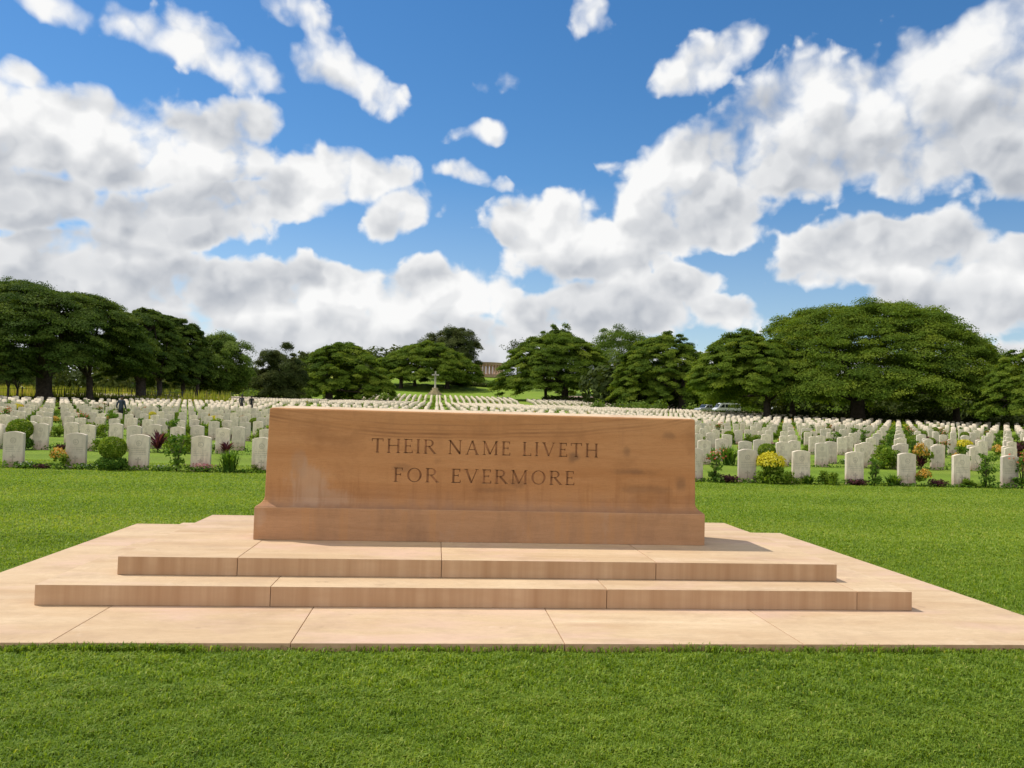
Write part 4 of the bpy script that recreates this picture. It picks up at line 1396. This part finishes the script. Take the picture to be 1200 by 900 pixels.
# ------------------------------------------------------------------ people
M_skin = plain('brown_skin', (.13, .07, .045), .55, .4, var=.08)
M_hair = plain('black_hair', (.012, .010, .009), .6, .3)
M_navy = plain('navy_shirt', (.045, .055, .075), .9, .1)
M_gray = plain('dark_grey_shirt', (.06, .06, .065), .9, .1)
M_blk = plain('dark_trousers', (.022, .022, .026), .9, .1)
M_shoe = plain('black_shoe', (.012, .012, .012), .6, .3)


def skin(name, verts, edges, mat, parent, roots=(0,), sub=1):
    me = bpy.data.meshes.new(name)
    me.from_pydata([v[:3] for v in verts], edges, [])
    o = link(bpy.data.objects.new(name, me), parent)
    md = o.modifiers.new('skin', 'SKIN'); md.use_smooth_shade = True
    sv = me.skin_vertices[0].data if me.skin_vertices else None
    if sv is None:
        bpy.context.view_layer.objects.active = o
        sv = me.attributes.get('skin')
    for i, v in enumerate(verts):
        r = v[3]; me.skin_vertices[0].data[i].radius = (r, r * (v[4] if len(v) > 4 else 1))
        me.skin_vertices[0].data[i].use_root = i in roots
    o.modifiers.new('sub', 'SUBSURF').levels = sub; o.modifiers['sub'].render_levels = sub
    me.materials.append(mat)
    return o


def chain(*ids): return [(a, b) for a, b in zip(ids[:-1], ids[1:])]


def person(label, loc, rz, stride=.22, bend=0., shirt=M_navy, height=1.70, arm=0., fingers=True, group=None):
    t = thing('person', label, 'person', loc, rz, group)
    k = height / 1.70
    by = -bend                                  # lean of the upper body towards -y (the way the person faces)
    hipz = .90
    A = [(-.09, stride * .5, .05), (.09, -stride * .5, .05)]
    KN = [(-.09, stride * .22 - .03, .47), (.09, -stride * .22 - .03, .47)]
    sh_z, sh_y = 1.38 - bend * .35, by * .75
    hx = [(-.20, sh_y, sh_z), (.20, sh_y, sh_z)]
    el = [(-.235, sh_y + .04 - stride * .3, sh_z - .29), (.235, sh_y + .04 + stride * .3, sh_z - .29)]
    wr = [(-.225, sh_y - .05 - stride * .55 - arm, sh_z - .53 + arm * .4), (.225, sh_y - .05 + stride * .4 - arm, sh_z - .53 + arm * .4)]
    neck = (0, by * .92 - .0, 1.46 - bend * .45); head0 = (0, by * 1.05 - .02, 1.53 - bend * .55); headt = (0, by * 1.12 - .015, 1.66 - bend * .62)
    V = [(0, 0, hipz, .115, .8), (0, by * .3, 1.08, .11, .75), (0, by * .6, 1.25, .125, .72), (0, sh_y, sh_z, .085, .8), (*neck, .055), (*head0, .078, 1.15), (*(np.array(head0) * .45 + np.array(headt) * .55), .098, 1.12), (*headt, .092, 1.1)]
    E_ = chain(0, 1, 2, 3, 4, 5, 6, 7)
    for i in (0, 1):
        n = len(V); s_ = -1 if i == 0 else 1
        V += [(s_ * .09, 0, hipz - .06, .082), (*KN[i], .052), (*A[i], .036), (A[i][0], A[i][1] - .15, .03, .032)]
        E_ += [(0, n)] + chain(n, n + 1, n + 2, n + 3)
        n = len(V); w = wr[i]
        V += [(*hx[i], .050), (*el[i], .038), (*w, .026), (w[0], w[1] - .015, w[2] - .075, .030, .6)]
        E_ += [(3, n)] + chain(n, n + 1, n + 2, n + 3)
    V = [tuple(c * k for c in v[:4]) + tuple(v[4:]) for v in V]
    roots = [0]
    body = skin('body', V, E_, M_skin, t, roots)
    if fingers:     # five short fingers per hand, in the body's own mesh
        me = body.data
        W2_ = list(V); E2 = list(E_); rt = [0]
        for i in (0, 1):
            s_ = -1 if i == 0 else 1; w = wr[i]
            for f, (dy2, ln) in enumerate(((-.030, .062), (-.012, .078), (.006, .084), (.022, .074))):
                n = len(W2_)
                b0 = (w[0], w[1] - .015 - dy2 - .005, w[2] - .085)
                W2_ += [tuple(c * k for c in (*b0, .0095)), tuple(c * k for c in (b0[0] - s_ * .004, b0[1] - .006, b0[2] - ln * .55, .009)), tuple(c * k for c in (b0[0] - s_ * .016, b0[1] - .012, b0[2] - ln, .0075))]
                E2 += chain(n, n + 1, n + 2); rt.append(n)
            n = len(W2_)
            W2_ += [tuple(c * k for c in (w[0] - s_ * .01, w[1] - .035, w[2] - .05, .011)), tuple(c * k for c in (w[0] - s_ * .02, w[1] - .062, w[2] - .085, .010)), tuple(c * k for c in (w[0] - s_ * .02, w[1] - .068, w[2] - .112, .008))]
            E2 += chain(n, n + 1, n + 2); rt.append(n)
        bpy.data.objects.remove(body)
        body = skin('body', W2_, E2, M_skin, t, rt)
    # face: nose, ears
    # clothing shells
    sv = [(0, 0, hipz - .16, .170, .82), (0, 0, hipz - .02, .165, .82), (0, by * .3, 1.08, .160, .74), (0, by * .6, 1.25, .172, .70), (0, sh_y, sh_z - .01, .10, .85)]
    se = chain(0, 1, 2, 3, 4)
    for i in (0, 1):
        n = len(sv); m_ = tuple(wr[i][j] * .8 + el[i][j] * .2 for j in range(3))
        sv += [(*hx[i], .070), (*el[i], .058), (*m_, .046)]; se += [(4, n), (n, n + 1), (n + 1, n + 2)]
    skin('shirt', [tuple(c * k for c in v[:4]) + tuple(v[4:]) for v in sv], se, shirt, t)
    tv = [(0, 0, hipz + .16, .125, .82), (0, 0, hipz + .02, .140, .86)]; te = [(0, 1)]
    for i in (0, 1):
        n = len(tv); s_ = -1 if i == 0 else 1; q = tuple(KN[i][j] * .12 + A[i][j] * .88 for j in range(3))
        tv += [(s_ * .09, 0, hipz - .08, .102), (*KN[i], .080), (*q, .066)]; te += [(1, n), (n, n + 1), (n + 1, n + 2)]
    skin('trousers', [tuple(c * k for c in v[:4]) + tuple(v[4:]) for v in tv], te, M_blk, t)
    for i in (0, 1):
        a = A[i]
        skin('shoe', [tuple(c * k for c in v) for v in ((a[0], a[1] + .04, .045, .045), (a[0], a[1] - .06, .042, .046), (a[0], a[1] - .17, .035, .038))], chain(0, 1, 2), M_shoe, t)
    hd = Vector(headt) * k
    mb = MB()
    vs = []; fs = []
    for i in range(6):
        ph = i / 5 * R(95)
        for j in range(14):
            th = 2 * math.pi * j / 14
            vs.append((hd.x + .095 * k * math.sin(ph) * math.cos(th), hd.y + .012 + .108 * k * math.sin(ph) * math.sin(th), hd.z - .03 + .112 * k * math.cos(ph)))
    for i in range(5):
        for j in range(14): fs.append((i * 14 + j, i * 14 + (j + 1) % 14, i * 14 + 14 + (j + 1) % 14, i * 14 + 14 + j))
    mb.add(vs, fs, True); mb.build('hair', M_hair, t)
    return t


person('person in dark clothes walking between the headstones on the left', gpos(143, 51.5), R(160), .26, .03, M_navy, 1.74, .0)
person('left one of two people standing close together just left of the memorial stone', gpos(284, 90), R(175), .10, 0, M_gray, 1.75)
person('right one of two people standing close together just left of the memorial stone', gpos(295.5, 89), R(-170), .14, .03, M_blk, 1.72)
for i, (px, d, lab) in enumerate(((395.5, 182, 'leftmost of the tiny distant people walking above the memorial stone'), (405, 186, 'left one of the middle pair of tiny distant people above the stone'),
                                  (409.5, 184, 'right one of the middle pair of tiny distant people above the stone'), (420.5, 185, 'rightmost of the tiny distant people walking above the memorial stone'))):
    person(lab, gpos(px, d), R(100 + 60 * i), .3, .05, (M_blk, M_gray, M_navy, M_blk)[i], 1.68, 0, False, 'people walking far off')

# ------------------------------------------------------------------ sky, clouds and sun
SD = Vector((-.57, .36, 1.06)).normalized()          # towards the sun
sun = bpy.data.lights.new('sun', 'SUN'); sun.energy = 4.1; sun.angle = R(.53); sun.color = (1, .95, .87)
so = bpy.data.objects.new('sun', sun); so.rotation_euler = SD.to_track_quat('Z', 'Y').to_euler(); so.location = (0, 0, 60); link(so)

wld = bpy.data.worlds.new('World'); scn.world = wld; wld.use_nodes = True
nt = wld.node_tree; nt.nodes.clear()
def group(name, ins, outs):
    g_ = bpy.data.node_groups.new(name, 'ShaderNodeTree')
    for n_, t_ in ins: g_.interface.new_socket(n_, in_out='INPUT', socket_type=t_)
    for n_, t_ in outs: g_.interface.new_socket(n_, in_out='OUTPUT', socket_type=t_)
    return g_, NT(g_), g_.nodes.new('NodeGroupInput').outputs, g_.nodes.new('NodeGroupOutput').inputs


VEC, FLT = 'NodeSocketVector', 'NodeSocketFloat'


def warp(b, vec, scale, amp, detail):
    c = b.noise(vec, scale, detail, .5, 0, 1, '2D')
    c = b.n('ShaderNodeVectorMath', {0: c, 1: (.5, .5, .5)}, operation='SUBTRACT').outputs[0]
    return b.n('ShaderNodeVectorMath', {0: c, 1: (amp, amp, 0), 2: vec}, operation='MULTIPLY_ADD').outputs[0]


# px, py, rx, ry, rotation, strength : cloud masses as directions in the sky
BL = [(60, 8, 80, 24, 0, 1), (165, 30, 60, 26, 15, .95), (235, 62, 80, 30, 22, .95), (300, 82, 60, 22, 10, .8), (395, 88, 92, 28, 8, 1.0), (345, 22, 60, 22, 15, .85), (370, 50, 46, 18, 30, .7), (22, 86, 40, 22, 0, .95),
      (105, 165, 165, 72, -4, 1.2), (285, 138, 66, 34, -12, 1.1), (395, 208, 118, 46, -6, 1.15), (200, 258, 170, 50, -6, 1.1), (30, 235, 120, 55, 0, 1.1),
      (470, 248, 64, 36, -25, 1.0), (557, 160, 36, 20, 8, .85), (552, 205, 52, 18, 0, .8), (578, 95, 42, 20, -10, .7),
      (90, 320, 240, 66, 0, 1.35), (330, 352, 180, 52, -4, 1.2), (470, 345, 170, 50, -6, 1.1), (500, 400, 330, 50, 0, 1.3), (180, 400, 300, 60, 0, 1.3),
      (640, 268, 88, 62, -20, 1.2), (700, 300, 120, 60, -5, 1.2), (830, 205, 135, 88, -22, 1.3), (960, 160, 170, 84, -14, 1.35), (1110, 135, 170, 92, -12, 1.35),
      (1190, 60, 110, 70, -35, 1.2), (818, 84, 80, 34, -25, 1.05), (870, 52, 48, 30, -30, 1.0), (810, 265, 140, 46, -6, 1.15), (1250, 190, 140, 70, 0, 1.2),
      (1060, 290, 160, 58, -4, 1.2), (1150, 335, 200, 76, 0, 1.25), (955, 325, 64, 34, 0, 1.0), (795, 345, 74, 36, -10, 1.0), (850, 374, 62, 24, 0, .9), (700, 370, 160, 46, 0, 1.2),
      (692, 12, 38, 32, 60, .8), (905, 145, 125, 66, -28, 1.2), (1040, 112, 150, 66, -16, 1.25), (1175, 62, 130, 74, -25, 1.3), (1230, 0, 80, 60, 0, 1.2), (1280, 330, 150, 90, 0, 1.2), (-60, 150, 160, 110, 0, 1.2), (-60, 330, 200, 100, 0, 1.2),
      (230, 180, 130, 52, -8, 1.2), (300, 232, 130, 40, -6, 1.15), (600, 262, 60, 44, 0, 1.1), (600, 480, 1300, 84, 0, 1.7), (100, 455, 420, 60, 0, 1.3), (640, 455, 420, 56, 0, 1.3), (1180, 450, 420, 60, 0, 1.25)]
G_mask, b, gin, gout = group('cloud_masses', [('P', VEC)], [('M', FLT)])
Pw = warp(b, gin[0], 7, .050, 3)
sx_ = b.n('ShaderNodeSeparateXYZ', {0: Pw}).outputs
Pw = b.n('ShaderNodeCombineXYZ', {0: sx_[0], 1: sx_[1], 2: 1.0}).outputs[0]
acc = None
for px, py, rx, ry, ro_, st in BL:
    d = ray(px, py); d = d / np.linalg.norm(d)
    az = math.atan2(d[0], d[1]); el = math.asin(d[2])
    u = (px - 600) / F
    rx = rx / F / (1 + u * u); ry = ry / F / math.sqrt(1 + u * u)
    an = -R(ro_) - ROL
    if py < 130 and px < 650: st *= .9; rx *= 1.12; ry *= 1.2          # thin high wisps
    ax = (math.cos(an) / rx, math.sin(an) / rx); ay = (-math.sin(an) / ry, math.cos(an) / ry)
    src = Pw if acc is None else b.n('ShaderNodeVectorMath', {0: acc, 1: (1e-7, 1e-7, 0), 2: Pw}, operation='MULTIPLY_ADD').outputs[0]   # evaluate in sequence
    dx = b.n('ShaderNodeVectorMath', {0: src, 1: (ax[0], ax[1], -(ax[0] * az + ax[1] * el))}, operation='DOT_PRODUCT').outputs['Value']
    dy = b.n('ShaderNodeVectorMath', {0: src, 1: (ay[0], ay[1], -(ay[0] * az + ay[1] * el))}, operation='DOT_PRODUCT').outputs['Value']
    r_ = b.math('MINIMUM', b.math('MULTIPLY_ADD', dx, dx, b.math('MULTIPLY', dy, dy)), 3.0)
    m_ = b.math('MULTIPLY_ADD', r_, -st, st)
    acc = m_ if acc is None else b.math('SMOOTH_MAX', acc, m_, .12)
acc = b.math('ADD', b.math('MINIMUM', b.math('MAXIMUM', acc, -1.2), .85), .0)
b.t.links.new(acc, gout[0])


def detail_group(name, hi):
    g_, b, gin, gout = group(name, [('P', VEC)], [('N', FLT)])
    P0 = gin[0]
    n1 = b.noise(P0, 8, 2, .5, dim='2D')
    n2 = b.noise(b.map(P0, (1, 1.12, 1), (3.1, 1.7, .4)), 17, 8 if hi else 5, .565 if hi else .52, .2, dim='2D')
    D = b.math('MULTIPLY', b.math('SUBTRACT', n1, .5), .8)
    D = b.math('MULTIPLY_ADD', b.math('SUBTRACT', n2, .5), 1.15 if hi else .8, D)
    vb = b.n('ShaderNodeTexVoronoi', {'Vector': warp(b, P0, 30, .03, 2), 'Scale': 17., 'Smoothness': .45, 'Detail': 2.5 if hi else 1., 'Roughness': .5}, feature='SMOOTH_F1', voronoi_dimensions='2D').outputs['Distance']
    D = b.math('MULTIPLY_ADD', b.math('SUBTRACT', .42, vb), 1.1, D)
    b.t.links.new(D, gout[0])
    return g_


G_hi = detail_group('cloud_detail', True); G_lo = detail_group('cloud_detail_soft', False)
b = NT(nt)
tc = b.n('ShaderNodeTexCoord').outputs['Generated']
sx = b.n('ShaderNodeSeparateXYZ', {0: tc})
az = b.math('ARCTAN2', sx.outputs[0], sx.outputs[1])
el = b.math('ARCSINE', sx.outputs[2])
P = b.n('ShaderNodeCombineXYZ', {0: az, 1: el, 2: 0.}).outputs[0]


def call(g_, vec):
    nd = nt.nodes.new('ShaderNodeGroup'); nd.node_tree = g_
    nt.links.new(vec, nd.inputs[0])
    return nd.outputs[0]


def shift(off, after):
    v1 = b.n('ShaderNodeVectorMath', {0: P, 1: (*off, 0)}, operation='ADD').outputs[0]
    return b.n('ShaderNodeVectorMath', {0: after, 1: (1e-7, 1e-7, 0), 2: v1}, operation='MULTIPLY_ADD').outputs[0]


BACK_FILL = b.math('ADD', b.rng(sx.outputs[1], .35, -.20, 0, 1.75, True), b.rng(el, .58, 1.0, 0, 1.15, True))  # added cloud cover out of view, behind and overhead, to lift shaded sides
M0 = b.math('ADD', call(G_mask, P), BACK_FILL); N0 = b.math('MULTIPLY', b.math('MULTIPLY', call(G_hi, P), b.rng(M0, .1, .9, 1.05, .6)), b.math('MULTIPLY_ADD', b.rng(el, .30, .42, 0, .75), b.rng(M0, .15, .5, 1, 0), 1.0)); D0_ = b.math('ADD', M0, N0)
O2 = (-.024, .070)
P2 = shift(O2, D0_)
D2_ = b.math('MULTIPLY_ADD', call(G_lo, P2), .4, call(G_mask, P2))
P1 = shift((-.009, .016), D2_)
N1 = call(G_lo, P1)
L0 = call(G_lo, shift((0, 0), N1))
alpha = b.rng(D0_, -.06, b.rng(el, .22, .40, .40, .80), 0, 1, True)
# self shading: cloud lying towards the sun from here darkens it
s1 = b.rng(b.math('SUBTRACT', N1, L0), -.30, .34, 0, 1)
s2 = b.rng(D2_, -.20, 1.0, 0, 1)
thick = b.rng(b.math('MULTIPLY_ADD', N0, .45, M0), .10, .85, 0, 1, True)
sh = b.math('MULTIPLY_ADD', b.math('MULTIPLY', b.math('SUBTRACT', s1, .45), thick), b.rng(el, .05, .20, .36, .38), b.math('MULTIPLY', b.math('MULTIPLY', s2, thick), b.rng(el, .06, .2, .50, .66)))
lowb = b.rng(el, .18, .03, 0, .10, True)
bigv = b.noise(b.map(P, (1, 1.9, 1), (2, 5, 0)), 5.0, 4, .5, .3, dim='2D')
lowb = b.math('MULTIPLY_ADD', b.math('MULTIPLY', b.math('SUBTRACT', bigv, .5), thick), .32, lowb)
sh = b.math('ADD', sh, lowb, clamp=True)
ccol = b.mix(sh, (.96, .96, .955), (.30, .34, .41))
# unseen clouds behind the camera, brightened further to fill the shaded faces
fl = b.math('MULTIPLY_ADD', b.rng(sx.outputs[1], .15, -.45, 0, 1, True), .45, 1.0)
ccol = b.n('ShaderNodeVectorMath', {0: ccol, 3: fl}, operation='SCALE').outputs[0]
sky = b.n('ShaderNodeTexSky', sky_type='NISHITA', sun_disc=False, sun_elevation=math.asin(SD.z), sun_rotation=math.atan2(SD.x, SD.y) % (2 * math.pi), altitude=50, air_density=1.0, dust_density=.15, ozone_density=3.0)
SKY_S = .12
skc = b.mix(1.0, b.n('ShaderNodeHueSaturation', {'Saturation': b.rng(el, .04, .28, .95, 1.28), 'Color': sky.outputs[0]}).outputs[0], (SKY_S, SKY_S, SKY_S), 'MULTIPLY')
final = b.mix(alpha, skc, ccol)
# below the horizon: plain earth tone
final = b.mix(b.rng(el, -.01, -.03), final, (.08, .10, .05))
bg = b.n('ShaderNodeBackground', {'Color': final, 'Strength': 1.0})
nt.links.new(bg.outputs[0], b.n('ShaderNodeOutputWorld').inputs[0])
wld.cycles.sampling_method = 'MANUAL'; wld.cycles.sample_map_resolution = 512

# ------------------------------------------------------------------ view
vs_ = scn.view_settings
vs_.view_transform = 'Standard'; vs_.look = 'None'; vs_.exposure = 0; vs_.gamma = 1; vs_.use_curve_mapping = False
scn.display_settings.display_device = 'sRGB'
scn.cycles.max_bounces = 5; scn.cycles.diffuse_bounces = 3; scn.cycles.transmission_bounces = 3; scn.cycles.transparent_max_bounces = 4
scn.cycles.use_denoising = True
